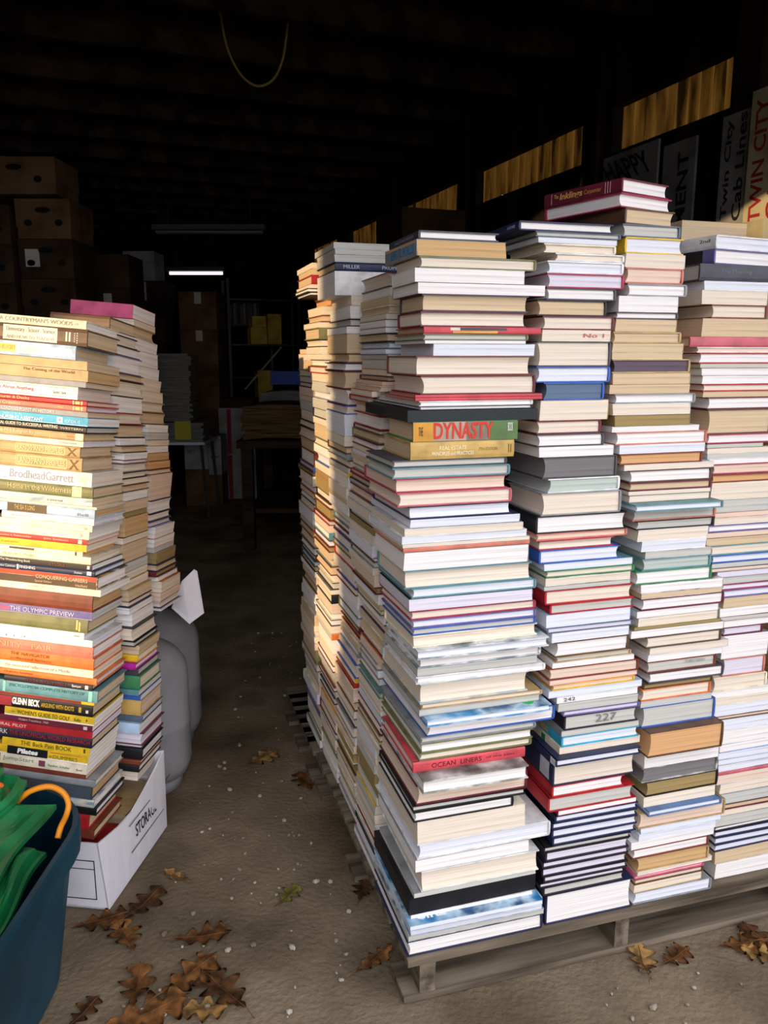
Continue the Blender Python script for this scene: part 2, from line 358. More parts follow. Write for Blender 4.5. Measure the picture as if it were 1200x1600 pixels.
C_TXT = """300 972 1064 mr w h L;323 970 1069 cs w h B;349 977 1065 bn t h L;369 970 1063 sl g h R;395 977 1069 yl b h L;417 976 1071 wt c p R;442 975 1066 sm p h R;462 980 1072 gy w h R;487 966 1058 wt w p R;498 958 1058 dg w h R;518 956 1057 tn t p R
536 952 1062 tn t h R;551 951 1067 tn t p R;561 950 1066 cr t p B;583 953 1076 tn d h R;601 957 1077 tn t p R;616 952 1077 tn t p B;631 960 1085 gy w h R;649 957 1077 wt c p R;667 960 1078 ol o p R;676 956 1092 wt w p B
696 960 1103 sm w h R;710 965 1101 wt b p R;727 968 1096 br q h R;736 975 1115 wt c p R;755 983 1110 bn w h R;768 983 1109 mr t h R;775 982 1109 gy c p R;786 983 1108 ol c p R;801 993 1128 tl b h R;815 988 1116 sm g h R
829 994 1113 bk g h R;847 996 1105 wt c p R;863 1002 1102 wt b p B;874 1008 1110 mc g p R;893 1003 1108 tl n h R;915 989 1109 gn w h R;928 1001 1127 md w p R;937 1002 1126 ma t p R;955 1002 1129 mr w h R
967 995 1122 gy w p R;980 997 1120 cr c p R;986 991 1125 ol o p R;999 985 1130 gy w p R;1014 1009 1125 bn c h R;1024 1015 1136 me c p R;1035 1012 1128 wt w p R;1053 1010 1116 br g h R;1069 1013 1127 dg w h R;1078 1005 1111 bn o h R
1097 1001 1108 og c h R;1107 997 1110 lb g p R;1139 998 1114 bl g h R;1186 1006 1126 bn q h R;1201 1006 1120 wt w p R;1224 1002 1118 mc x h R;1246 1008 1119 bk o h R;1262 1005 1115 cr c p B;1277 1013 1125 sb b h R
1296 997 1128 tn p h R;1304 1001 1124 lb b p R;1315 998 1115 wt b p R;1329 986 1113 wt w p R;1344 988 1104 br w h R;1363 994 1103 tn k h R;1369 996 1111 wt c p B;1376 986 1097 pk p h R;1385 985 1096 bn p h R;1397 985 1094 yl c p R;1414 985 1107 gy b h R"""
D_TXT = """388 1119 1262 wt b h L;412 1116 1262 pu w h L;438 1092 1250 dg g h F;453 1100 1235 wt b p R;475 1096 1198 cr c p R;497 1111 1197 br c h R;526 1096 1245 tn t p R;542 1077 1232 dr p h F;551 1089 1238 wt p h R
568 1092 1230 rd w h R;575 1094 1224 tn g p R;587 1096 1226 gy w p R;600 1097 1222 wt w p R;612 1098 1230 rd c h R;621 1098 1216 tn t p R;640 1105 1232 mr w h R;679 1104 1203 bn t h R;694 1105 1230 cs w h R;701 1105 1192 bn g p R
709 1105 1224 cr c p R;718 1105 1226 wt g p R;726 1105 1222 wt w p R;742 1113 1236 cs p h R;755 1112 1230 br q h R;782 1110 1236 cr c p R;802 1116 1226 gy g p R;810 1117 1230 sm p p R;821 1116 1228 wt c p R
833 1106 1236 pu w h R;842 1104 1226 bn p p R;854 1103 1228 tn t p R;869 1110 1232 tl c h R;881 1112 1230 bl b h R;889 1112 1226 sl g p R;895 1110 1232 bk p p R;904 1114 1230 gy l p R;914 1124 1240 tl g p R;923 1128 1236 cs b h R
935 1128 1236 pu b h R;951 1130 1226 tn t p R;965 1124 1236 wt w p R;972 1122 1232 bn g p R;981 1130 1224 wt w p R;994 1130 1190 mr l h R;1031 1126 1198 gy w p R;1058 1128 1192 sm l h R;1082 1113 1195 cr c h R
1093 1108 1212 wt w p R;1104 1114 1208 cr c p R;1121 1114 1222 wt b p R;1127 1116 1226 bn p h R;1143 1126 1228 wt b p R;1164 1126 1232 wt w p R;1177 1124 1226 bl w p R;1188 1122 1230 lb b p R;1197 1122 1226 sl b p R;1207 1122 1232 wt b p R
1213 1121 1226 dr p h F;1227 1120 1230 wt p p R;1243 1119 1224 gy c p R;1259 1120 1230 tl g p R;1267 1126 1226 mr t h R;1276 1124 1230 cr c p R;1293 1118 1228 gy g p R;1300 1117 1222 bk w h R;1310 1116 1226 nv b h R;1321 1116 1224 nv b h R
1332 1116 1226 nv b h R;1351 1116 1230 tn t p R;1367 1117 1236 wt w p R"""
def parse(txt):
    out = []
    for row in txt.replace('\n', ';').split(';'):
        f = row.split(); out.append((int(f[0]), int(f[1]), int(f[2]), f[3], f[4], f[5], f[6]))
    return out
ZUP = Vector((0, 0, 1))
BOOKS = {}
ROT = {('C', 0): 17, ('C', 1): 16, ('C', 2): 10, ('C', 3): 1, ('C', 4): 1, ('C', 5): 1, ('D', 0): 9, ('D', 1): 9, ('B', 0): -1, ('A', 17): 0}
DEPTH = {('B', 0): 0.24, ('C', 0): 0.24, ('C', 1): 0.24, ('C', 2): 0.23, ('D', 0): 0.25, ('D', 1): 0.25}
FRONT_TOP = {('A', 51): 1221, ('A', 45): 1126, ('A', 38): 1017, ('A', 62): 1448, ('C', 53): 1147, ('C', 58): 1268, ('C', 29): 790, ('C', 49): 1059, ('B', 48): 1188}   # books pushed forward, their top board showing
STACKS = {
 'A': (A_TXT, 359, 0.0, 'corner stack', [(7, 'the thin red board book'), (18, 'the DYNASTY book'), (50, 'the OCEAN LINERS book'), (60, 'the black album'), (30, 'the thick white paperback')]),
 'B': (B_TXT, 344, 0.004, 'second front stack', [(12, 'the two blue books'), (18, 'the dark edged book'), (29, 'the bright red hardback'), (44, 'the book stamped 227'), (51, 'the two red books'), (64, 'the big white block')]),
 'C': (C_TXT, 277, 0.006, 'third front stack', [(14, 'the plum edged book'), (36, 'the green hardback'), (50, 'the orange hardback'), (53, 'the orange tan block')]),
 'D': (D_TXT, 366, 0.035, 'right edge stack', [(7, 'the pink board book'), (16, 'the thick tan block'), (43, 'the thin lavender paged book'), (57, 'the thin pink spine')]),
}
OWN = {
 'A': {0: 'white paged book with dark grey spine, topmost of the corner stack', 1: 'tan paged paperback with blue lettered spine, second in the corner stack', 7: 'thin red board book sticking out of the upper corner stack',
       17: 'large flat green-black album jutting out of the corner stack', 18: 'colourful book whose spine reads DYNASTY, in the corner stack', 19: 'gold spined book lettered PRINCIPLES and PRACTICES, under the DYNASTY book',
       45: 'book with blue picture cover and green sticker, in the lower corner stack', 46: 'white paged hardback with bright blue cover under the green sticker book', 50: 'red spined book lettered OCEAN LINERS, in the lower corner stack',
       56: 'large white book jutting out at the right of the lower corner stack', 60: 'black boxed album near the bottom of the corner stack', 65: 'thick white paged navy book lying on the pallet, bottom of the corner stack'},
 'B': {0: 'navy spined white paged hardback on top of the second front stack', 13: 'blue hardback with blue grey page edges in the second front stack', 12: 'blue hardback with bluish white pages, upper of the two blue books',
       18: 'thick book with dark grey page edges in the second front stack', 44: 'book with 227 stamped on its pages, in the second front stack', 46: 'cyan hardback with yellow spine lettering in the second front stack', 49: 'navy book with white spine label in the second front stack',
       50: 'red hardback with white pages, upper of the two red books', 51: 'red hardback with grey pages, lower of the two red books', 64: 'very thick white paged navy book at the bottom of the second front stack', 39: 'thin yellow hardback with peach pages in the second front stack'},
 'C': {0: 'maroon book titled Inklings, topmost of the tallest front stack', 4: 'yellow hardback with white pages near the top of the tallest front stack', 14: 'book with dark plum page edges in the third front stack', 36: 'green covered white paged hardback in the third front stack',
       50: 'orange hardback with cream pages in the third front stack', 52: 'blue hardback with grey pages above the thick orange tan block', 53: 'thick brown covered book with orange tan pages, third front stack', 58: 'blue covered thin hardback in the lower third front stack'},
 'D': {0: 'white spined book, topmost of the front stack at the right edge', 2: 'dark grey book, spine outward, third in the right edge stack', 7: 'thin pink board book in the upper right edge stack', 16: 'very thick tan paged book in the right edge stack'},
}
HSTACK = dict(A='corner stack', B='second front stack', C='third front stack', D='right edge stack')
ends = {}                                                             # far ends of the neighbour column, to keep books apart
A_DEPTH = []
for col in 'ABCD':
    txt, ytop, v0, stack, marks = STACKS[col]
    rows = parse(txt); cnt = len(rows)
    ztop = None; BOOKS[col] = []; mine = []
    org = P0 + V * v0
    for i, (yb, xl, xr, cov, pg, kind, side) in enumerate(rows):
        if i == 0: ztop = at_plane(xl, ytop, org, V).z
        fw = 0.0
        if (col, i) in FRONT_TOP: fw = max(0.0, min(0.05, v0 - (at_z(xl, FRONT_TOP[(col, i)], ztop) - P0).dot(V)))
        of = org - V * fw
        pc = at_plane(xl, yb, of, V); zb = pc.z
        if i == cnt - 1: zb = TOP + 0.0005
        u0 = (pc - P0).dot(U)
        u1 = (at_plane(xr, yb, of, V) - P0).dot(U)
        t = ztop - zb - 0.0004
        # stay clear of the column before, which hides any of this book that would reach under it
        for (a, b, e) in ends.get(chr(ord(col) - 1), []):
            if b < ztop and a > zb and e + 0.007 > u0: u0 = min(e + 0.007, u1 - 0.08)
        lu = u1 - u0
        ang = ROT.get((col, i), rnd.uniform(-0.6, 0.6))
        lv = DEPTH.get((col, i))
        if lv is None:
            if col == 'A':
                xa = lerp_pts(A_LEFT, yb); lv = (at_plane(xa, yb, P0 + U * u0, U) - P0).dot(V); lv = max(0.17, min(0.36, lv))
                # the left end is higher or lower in the picture than the corner: solve along the foot line
                best = min((abs((600 + F_PX * (q.x) / (q.y * CP - (q.z - EYE) * SP)) - xa), d) for d in [0.16 + 0.005 * k for k in range(42)] for q in [P0 + U * u0 + V * d + ZUP * zb])
                lv = best[1] + fw
            else: lv = rnd.uniform(0.17, 0.225)
        c_, s_ = math.cos(R(ang)), math.sin(R(ang))
        if ang > 3: lu = lu / c_
        org_b = P0 + U * u0 + V * (v0 - fw) + ZUP * zb
        uu = U * c_ + V * s_; vv = V * c_ - U * s_
        lab = describe(i, cnt, t, cov, pg if kind != 'x' else 'x', kind, HSTACK[col], marks, OWN[col])
        root, cv = build_book(mat4(org_b, uu, vv, ZUP), lu, lv, t, side, cov, pg, kind, lab, 'books in the ' + HSTACK[col])
        BOOKS[col].append((root, cv)); mine.append((ztop, zb, u0 + lu * c_))
        if col == 'A': A_DEPTH.append((ztop, zb, lv - fw))
        ztop = zb
    ends[col] = mine

def T(col, i, *a, **k): return title(*BOOKS[col][i], *a, **k)
def LBL(col, i, *a): return spine_label(*BOOKS[col][i], *a)
DK, WH, RD = '#22242c', '#eeeae2', '#b8332c'
T('A', 0, 'L', 'THE LONG ROAD', '#8d90a6', 0.2, 0.85, 0.35, 0.65)
T('A', 1, 'L', 'BEING TO WORLDS', '#3f7fa6', 0.2, 0.92, 0.18, 0.82, bold=0.02)
for a0, a1, h in ((0.0, 0.19, '#d99a3a'), (0.19, 0.5, '#b9a08c'), (0.5, 0.72, '#8a7a6a'), (0.72, 1.0, '#5d7a46')): LBL('A', 18, 'F', h, a0, a1, 0.02, 0.98)
T('A', 18, 'F', 'DYNASTY', '#d23a26', 0.19, 0.76, 0.12, 0.97, bold=0.02, lift=0.0012)
T('A', 18, 'F', 'THE', '#4c3a1c', 0.05, 0.09, 0.3, 0.75, lift=0.0012)
T('A', 18, 'F', 'BOOK', '#f0f0ea', 0.9, 0.95, 0.45, 0.9, lift=0.0012)
T('A', 19, 'F', 'REAL ESTATE', '#f3e6bd', 0.27, 0.53, 0.52, 0.75)
T('A', 19, 'F', 'PRINCIPLES and PRACTICES', '#f7efd2', 0.2, 0.6, 0.2, 0.42)
T('A', 19, 'F', '7TH EDITION', '#8a6a2c', 0.65, 0.83, 0.42, 0.6)
T('A', 19, 'F', 'II', '#7c5c24', 0.94, 0.97, 0.25, 0.75)
for a0, a1, h in ((0.22, 0.30, '#e8e0d4'), (0.30, 0.7, '#4a4a50'), (0.24, 0.62, '#d8a24a')): LBL('A', 7, 'F', h, a0, a1, 0.5 if h != '#d8a24a' else 0.08, 0.9 if h != '#d8a24a' else 0.45)
T('A', 50, 'F', 'OCEAN  LINERS', '#5c1420', 0.16, 0.6, 0.28, 0.72)
T('A', 50, 'F', 'of the past', '#5c1420', 0.64, 0.9, 0.42, 0.62)
T('A', 62, 'T', 'GIRL', '#dfe8ef', 0.06, 0.28, 0.05, 0.22, bold=0.03)
bm = bmesh.new(); lathe(bm, [(0.016, 0), (0.016, 0.0008)], 20)
r_, c_ = BOOKS['A'][45]; d_ = DIMS[r_.name]
new_obj('round_sticker', bm, plain('#2bb34a'), c_, Matrix.Translation((d_[0] - 0.05, 0.03, d_[2])))
T('B', 0, 'L', 'NATURE', '#9aa3c4', 0.75, 0.92, 0.35, 0.7)
T('B', 44, 'F', '227', '#7f7c7c', 0.42, 0.7, 0.28, 0.82, lift=-0.0025)
T('B', 41, 'F', '242', '#4a4a52', 0.08, 0.22, 0.25, 0.8, lift=0.0008)
T('B', 46, 'L', 'WORDS', '#e0a52c', 0.2, 0.62, 0.25, 0.85, bold=0.02)
LBL('B', 47, 'L', '#2f8a4a', 0.52, 0.62, 0.05, 0.95)
LBL('B', 48, 'L', '#d6d8de', 0.88, 0.99, 0.05, 0.95)
LBL('B', 49, 'L', '#cfd2dc', 0.66, 0.9, 0.14, 0.86)
LBL('B', 29, 'L', '#e6dcd6', 0.6, 0.66, 0.3, 0.6)
T('B', 10, 'F', 'No 1', '#c8564a', 0.6, 0.9, 0.35, 0.7, lift=0.0012)
T('C', 0, 'L', 'Inklings', '#d9a85a', 0.22, 0.52, 0.2, 0.82, bold=0.02, shear=0.15)
T('C', 0, 'L', 'The', '#d9a85a', 0.14, 0.2, 0.5, 0.8)
T('C', 0, 'L', 'Carpenter', '#c98a3c', 0.54, 0.76, 0.28, 0.7, shear=0.15)
for a in (0.8, 0.83, 0.86, 0.1): LBL('C', 0, 'L', '#c9a0a4', a, a + 0.008, 0.12, 0.9)
T('C', 47, 'F', 'STUDENT LIBRARY', '#9a9a9e', 0.55, 0.85, 0.55, 0.8, lift=-0.002)
T('D', 0, 'L', 'research', '#23232a', 0.1, 0.42, 0.1, 0.3, bold=0.02)
T('D', 0, 'L', '2nd', '#3a3a44', 0.8, 0.93, 0.5, 0.75)
LBL('D', 1, 'L', '#2a221e', 0.02, 0.86, 0.08, 0.95)
T('D', 2, 'F', 'The Meaning', '#6f727c', 0.2, 0.5, 0.4, 0.7)

# ============================================================ the stacks behind, along the aisle
HARD = 'mr nv bk dg rd tl br bn cr gy ol bl'.split()
def random_kind(r):
    pg = r.choice('wwccccttgpbo'); k = 'h' if r.random() < 0.45 else 'p'
    cov = r.choice(HARD) if k == 'h' else r.choice('cr wt wt gy tn me lb og yl'.split())
    return cov, pg, k
AISLE = {
 'second aisle stack': dict(seed=11, v0=0.30, vend=0.56, top=424, corner=[(424,603),(470,608),(505,602),(590,606),(630,584),(640,597),(700,590),(760,586),(820,583),(900,583),(1000,602),(1100,599),(1200,596),(1400,590)], lu=(0.17, 0.2),
   first=[(448,'mr','c','h','R'),(462,'wt','w','p','B'),(476,'tn','t','p','R'),(489,'cr','t','h','R'),(499,'ol','c','p','R'),(511,'bk','w','p','R'),(520,'gy','w','p','R'),(534,'bk','t','h','R'),(545,'sl','b','h','R'),(553,'lb','b','p','B'),(562,'gy','g','p','R')],
   own={0: 'maroon edged cream book on top of the second aisle stack'}),
 'third aisle stack': dict(seed=12, v0=0.585, vend=0.83, top=378, corner=[(378,519),(410,524),(462,525),(464,549),(485,545),(512,546),(530,541),(562,545),(585,537),(640,539),(700,538),(730,543),(780,543),(800,545),(900,552),(1000,562),(1100,552),(1200,553),(1400,560)], lu=(0.2, 0.24),
   first=[(388,'me','g','p','B'),(397,'mc','g','p','R'),(409,'gy','g','p','R'),(423,'nv','t','h','F'),(461,'wt','w','p','F'),(477,'cr','c','p','R'),(498,'gy','w','p','R'),(510,'bk','g','h','R'),(521,'wt','w','p','R'),(552,'tn','t','p','R'),(567,'br','t','h','R'),(580,'nv','w','h','R'),(608,'mr','t','h','R'),(634,'mr','w','h','R'),(648,'bl','c','h','R'),(682,'wt','b','p','R')],
   own={3: 'navy spined book near the top of the third aisle stack', 4: 'thick white spined book high in the third aisle stack'}),
 'fourth aisle stack': dict(seed=13, v0=0.85, vend=1.09, top=410, corner=[(410,483),(430,489),(446,488),(460,478),(465,518),(490,508),(505,500),(520,496),(540,498),(562,504),(600,510),(640,512),(740,516),(850,516),(900,517),(1000,520),(1100,524),(1200,526),(1300,530)], lu=(0.16, 0.2),
   first=[(419,'cr','c','p','B'),(429,'cr','t','p','R'),(444,'rd','t','h','F'),(450,'wt','c','p','R'),(456,'bk','w','h','R'),(461,'bk','w','h','R'),(478,'og','q','h','R'),(492,'tn','c','p','R'),(503,'br','t','h','R'),(512,'tn','c','p','R'),(530,'ol','t','h','F'),(542,'bk','c','h','R')],
   own={2: 'red spined book near the top of the fourth aisle stack'}),
 'fifth aisle stack': dict(seed=14, v0=1.115, vend=1.38, top=545, corner=[(545,488),(560,489),(640,490),(800,490),(900,492),(1000,493),(1100,498),(1200,502),(1300,505)], lu=(0.15, 0.19), first=[], own={}),
}
prev = A_DEPTH
for name, a in AISLE.items():
    r = random.Random(a['seed']); rows = list(a['first']); org = P0 + V * a['v0']
    y = rows[-1][0] if rows else a['top']
    x_ = lambda yy: lerp_pts(a['corner'], yy)
    zfloor = TOP + 0.0005
    while True:
        y += r.choice([7, 8, 9, 10, 11, 12, 14, 16, 18, 22])
        if at_plane(x_(y), y, org, V).z < zfloor + 0.012: break
        rows.append((y,) + random_kind(r) + (r.choice('RRBF' if r.random() < 0.3 else 'RRB'),))
    rows.append((y, 'gy', 'w', 'p', 'R'))
    cnt = len(rows); ztop = at_plane(x_(a['top']), a['top'], org, V).z; mine = []; BOOKS[name] = []
    for i, (yb, cov, pg, kind, side) in enumerate(rows):
        pc = at_plane(x_(yb) + r.uniform(-2.5, 2.5), yb, org, V)
        zb = zfloor if i == cnt - 1 else pc.z
        u0 = (pc - P0).dot(U); v0 = a['v0']
        for (za, zz, e) in prev:
            if za > zb and zz < ztop and e + 0.006 > v0: v0 = e + 0.006
        v1 = max(v0 + 0.15, a['vend'] + r.uniform(-0.018, 0.01)); t = ztop - zb - 0.0004
        lu = r.uniform(*a['lu'])
        lab = describe(i, cnt, t, cov, pg, kind, name, [], a['own'])
        root, cv = build_book(mat4(P0 + U * u0 + V * v0 + ZUP * zb, U, V, ZUP), lu, v1 - v0, t, side, cov, pg, kind, lab, 'books in the ' + name)
        BOOKS[name].append((root, cv)); mine.append((ztop, zb, v1)); ztop = zb
    prev = mine
T('third aisle stack', 3, 'F', 'MILLER', '#b9bcc8', 0.1, 0.3, 0.3, 0.7)
T('third aisle stack', 3, 'F', 'PROPERTY', '#b9bcc8', 0.58, 0.9, 0.3, 0.7)
T('fourth aisle stack', 10, 'F', 'SPAN', '#e6e2cf', 0.2, 0.7, 0.3, 0.7)

# the rest of the pallet load, hidden behind the front row: one mass of stacked books
bm = bmesh.new(); r = random.Random(21)
hid_mats = [page_mat(k) for k in 'wctgb'] + [cover_mat(k) for k in ('nv', 'mr', 'bk', 'tl', 'cr')]
for (ua, ub, va, vb, zt) in [(0.26, 0.44, 0.44, 0.68, 1.55), (0.45, 0.66, 0.29, 0.54, 1.5), (0.70, 0.90, 0.29, 0.54, 1.5), (0.95, 1.2, 0.36, 0.6, 1.846), (0.28, 0.5, 0.72, 1.0, 1.4), (0.55, 0.8, 0.6, 0.85, 1.4), (0.85, 1.1, 0.66, 0.95, 1.5)]:
    z = TOP + 0.0005
    while z < zt - 0.008:
        t = min(r.choice([0.012, 0.018, 0.025, 0.035]), zt - z); ou, ov = r.uniform(0, 0.02), r.uniform(0, 0.02)
        mi = r.randrange(5); mc = 5 + r.randrange(5)
        box(bm, ua + ou + 0.004, ub - ov - 0.004, va + ov + 0.004, vb - ou - 0.004, z + 0.0025, z + t - 0.0025, mi)
        box(bm, ua + ou, ub - ov, va + ov, vb - ou, z, z + 0.0025, mc); box(bm, ua + ou, ub - ov, va + ov, vb - ou, z + t - 0.0025, z + t, mc)
        z += t
o = new_obj('stacked_books', bm, hid_mats, None, mat4(P0, U, V, ZUP)); tag(o, 'mass of stacked books filling the pallet behind the front row', 'books'); o['kind'] = 'stuff'
pq = at_plane(1064, 376, P0 + V * 0.36, V); u0 = (pq - P0).dot(U)
build_book(mat4(P0 + U * u0 + V * 0.36 + ZUP * 1.848, U, V, ZUP), 0.22, 0.2, pq.z + 0.055 - 1.848 if pq.z + 0.055 > 1.87 else 0.05, 'R', 'tn', 't', 'p', 'tan paged paperback lying behind the right edge stack', 'books behind the front row')

# ============================================================ the leaning stacks standing in the storage box
# foot y and x of the near right corner, left end x of the spine, cover, pages, kind, far right x
L_TXT = """515 135 -30 cr w h 188;542 136 -30 bn t h 186;563 118 -40 lb t h 191;579 136 -20 tn t p 190;597 137 -30 tn k p 191;606 134 -25 gy t p 186;625 121 -40 wt c p 175;635 136 -30 rd p h 187;644 135 -30 sm l h 189;653 137 -25 gy t p 190;667 137 -25 cy w p 194
678 135 -30 bk g h 194;690 131 -35 tn t h 194;699 130 -30 cr l p 191;716 125 -20 tn t h 184;738 128 -20 tn t h 183;762 143 -30 wt c p 203;780 145 -25 ol t h 200;792 144 -25 me t p 199;797 151 -20 cr t p 197;811 148 -20 lb k h 195
822 147 3 wt l h 199;832 144 -20 cr g p 199;844 139 -25 cr w p 197;852 137 -30 rd p p 191;863 135 -20 yl c p 191;870 129 -30 cr q p 190;883 142 -25 cr c h 197;892 144 -20 bk w p 204;902 148 -15 nv b h 205;922 152 -20 md w h 208
933 157 -15 cr w p 209;957 144 -30 br k h 199;970 144 -25 pu g p 196;990 137 -25 ol t h 197;1000 131 -30 wt b p 198;1012 144 -20 wt b p 201;1030 145 -20 sm w h 200;1048 146 -20 og p h 197;1060 145 -20 cr c p 198;1071 151 -20 og l h 198
1080 144 7 pl p h 197;1099 152 -20 tl t h 197;1103 147 -10 yl t p 196;1121 144 0 bk t h 197;1135 147 7 yl w p 198;1144 144 -20 mr w p 197;1155 144 -25 rd l p 196;1170 143 -20 pl t h 186;1182 140 4 yl w p 186;1196 137 -8 yl w p 185
1211 135 0 cr w p 184;1218 134 5 br t p 190;1231 148 5 gy c h 207;1250 143 5 dg k h 203;1263 146 -10 me w h 200;1275 150 -10 bk w h 205;1297 138 20 rd t h 199;1312 146 0 br t h 209"""
Y_L = 2.08
ay = R(4.0)
def left_axes(y):
    roll = R(4.9 + 2.4 * max(0, (y - 900) / 400)); tip = R(5.6)
    u = Vector((math.cos(ay), -math.sin(ay), -math.tan(roll))).normalized()
    v = Vector((math.sin(ay), math.cos(ay), -math.tan(tip))); v = (v - u * v.dot(u)).normalized()
    return u, v, u.cross(v)
def project(p):
    d = p - CAM; zc = d.y * CP - d.z * SP; return 600 + F_PX * d.x / zc, 800 - F_PX * (d.y * SP + d.z * CP) / zc
rows = []
for row in L_TXT.replace('\n', ';').split(';'):
    f = row.split(); rows.append((int(f[0]), int(f[1]), int(f[2]), f[3], f[4], f[5], int(f[6])))
L_OWN = {0: "cream book titled A COUNTRYMAN'S WOODS, topmost of the sunlit spine stack", 1: 'brown spined science teaching book with white label, second of the spine stack', 2: 'pale blue spined book with yellow lettering, third of the spine stack',
 6: 'white paperback with red title Just About Anything in the spine stack', 7: 'bright red spined book lettered Structures & Decks in the spine stack', 8: 'faded red spined book just below Structures & Decks', 10: 'bright blue spined book titled Nursing Assistant in the spine stack', 11: 'black spined guide to successful writing, below the blue nursing book',
 14: 'upper of the two tan books titled LANDS AND PEOPLES', 15: 'lower of the two tan books titled LANDS AND PEOPLES', 16: 'thick white spined catalogue below the LANDS AND PEOPLES books', 17: 'olive spined wilderness book with cream label in the spine stack',
 20: 'pale blue spined book with dark brown label in the spine stack', 25: 'golden yellow paperback below the red one in the spine stack', 28: 'black paperback titled The Woodworking Book', 29: 'navy spined book titled Finishing, below the woodworking paperback', 30: 'red and brown spined book about a career, below the navy one',
 32: 'thick rust brown leather book in the middle of the spine stack', 33: 'blue purple spined preview paperback under the leather book', 34: 'dark olive book with gilt ornament in the spine stack', 37: 'orange red spined book lettered FAIR in the spine stack', 38: 'orange spined book below the orange red one lettered FAIR',
 42: 'teal spined book in the lower spine stack', 44: 'black spined book with bold white lettering below the teal book', 45: "yellow paperback titled WOMEN'S GUIDE TO GOLF", 46: 'maroon paperback just below the yellow golf guide', 47: 'red paperback lettered PILOT in the lower spine stack', 48: 'black book with red lettering above the back pain paperback',
 49: 'yellow paperback titled The Back Pain Book', 50: 'black and yellow spined paperback titled Pilates', 51: 'pale green spined paperback titled JumpStart under Pilates', 54: 'thick dark slate book near the bottom of the spine stack', 57: 'red spined book near the bottom of the spine stack', 58: 'rust red book resting on the storage box rim, bottom of the spine stack'}
L_MARKS = [(10, 'the blue nursing book'), (16, 'the white catalogue'), (32, 'the leather book'), (42, 'the teal book'), (54, 'the slate book'), (25, 'the golden yellow paperback')]
BOOKS['L'] = []; prev_c = None; cnt = len(rows)
nv = Vector((0, 1, 0))
def near_corner(x, y, off=0.0): return at_plane(x, y, Vector((0, Y_L + off, 0)), nv)
top_pt = near_corner(136, 501)
for i, (yb, xc, xs, cov, pg, kind, xr) in enumerate(rows):
    u, v, n = left_axes(yb)
    pc = near_corner(xc, yb)
    if i == 0: h0 = top_pt
    # thickness along the leaning normal
    t = (h0 - pc).dot(n) - 0.0008
    lu = 0.26
    for k in range(120):
        lu = 0.16 + 0.002 * k
        if project(pc - u * lu)[0] <= xs: break
    lv = 0.15
    for k in range(60):
        lv = 0.13 + 0.002 * k
        if project(pc + v * lv)[0] >= xr or lv > 0.212: break
    lab = describe(i, cnt, t, cov, pg, kind, 'spine stack', L_MARKS, L_OWN)
    root, cv = build_book(mat4(pc - u * lu, u, v, n), lu, lv, max(t, 0.004), 'F', cov, pg, kind, lab, 'books in the sunlit spine stack')
    BOOKS['L'].append((root, cv)); DIMS[root.name + 'px'] = (xs, xc)
    h0 = pc
def TL(i, s, col_, x0, x1, b0, b1, **k):
    root, c = BOOKS['L'][i]; xs, xc = DIMS[root.name + 'px']; f = lambda x: (x - xs) / (xc - xs)
    k.setdefault('lift', 0.0012)
    return title(root, c, 'F', s, col_, f(x0), f(x1), b0, b1, **k)
def PL(i, hexc, x0, x1, b0=0.03, b1=0.97):
    root, c = BOOKS['L'][i]; xs, xc = DIMS[root.name + 'px']; f = lambda x: (x - xs) / (xc - xs)
    return spine_label(root, c, 'F', hexc, f(x0), f(x1), b0, b1)
TL(0, "A COUNTRYMAN'S WOODS", '#8f8667', 0, 114, 0.3, 0.8); TL(0, 'C.D.', '#8f8667', 117, 124, 0.4, 0.65)
PL(1, '#efe6cf', 6, 90, 0.06, 0.94); TL(1, 'Elementary - School - Science', '#8c8a84', 11, 86, 0.5, 0.84); TL(1, 'AND HOW TO TEACH IT', '#a39f96', 11, 86, 0.14, 0.34)
for x in (103, 108): PL(1, '#efe9dc', x, x + 2.4, 0.22, 0.78)
for k in range(5): PL(1, '#e3d8c6', 116, 117.4, 0.2 + 0.12 * k, 0.26 + 0.12 * k); PL(1, '#e3d8c6', 120, 121.4, 0.14 + 0.14 * k, 0.21 + 0.14 * k)
PL(2, '#efe08a', 0, 26, 0.2, 0.8); TL(2, 'HISTORY', '#d9c44e', 2, 25, 0.35, 0.7); PL(2, '#f2f0e4', 30, 112, 0.16, 0.7)
TL(4, 'The Coming of the World', '#7a5536', 36, 116, 0.55, 0.88)
TL(6, 'Just About Anything', '#c2564c', -10, 53, 0.36, 0.72); TL(6, 'Sandra Dark', '#4b4743', 83, 103, 0.36, 0.58); PL(6, '#8d8782', -10, 103, 0.82, 0.86); PL(6, '#8d8782', -10, 103, 0.14, 0.18)
TL(7, 'Structures & Decks', '#f2d8a0', -14, 47, 0.3, 0.85)
for i_ in (7, 8):
    PL(i_, '#f0dca0', 114, 116, 0.15, 0.85); PL(i_, '#f0dca0', 127, 129, 0.15, 0.85); PL(i_, '#e9c878', 118, 125, 0.2, 0.8)
TL(8, 'La Creation', '#f3ddb0', -4, 33, 0.25, 0.8); TL(8, 'Voyage', '#f3ddb0', 91, 100, 0.3, 0.7)
TL(9, 'LEADING POINT IN HISTORY', '#e6e4de', 4, 86, 0.25, 0.8)
TL(10, 'NEW NURSING ASSISTANT', '#eef6fb', -18, 68, 0.16, 0.56, bold=0.02); TL(10, 'textbook for the', '#cfe6f2', 6, 35, 0.68, 0.88); PL(10, '#dfeef6', 89, 98, 0.2, 0.82); PL(10, '#a8b4ba', 91.5, 95.5, 0.36, 0.66); TL(10, 'EDITION 10', '#cfe6f2', 102, 125, 0.25, 0.6)
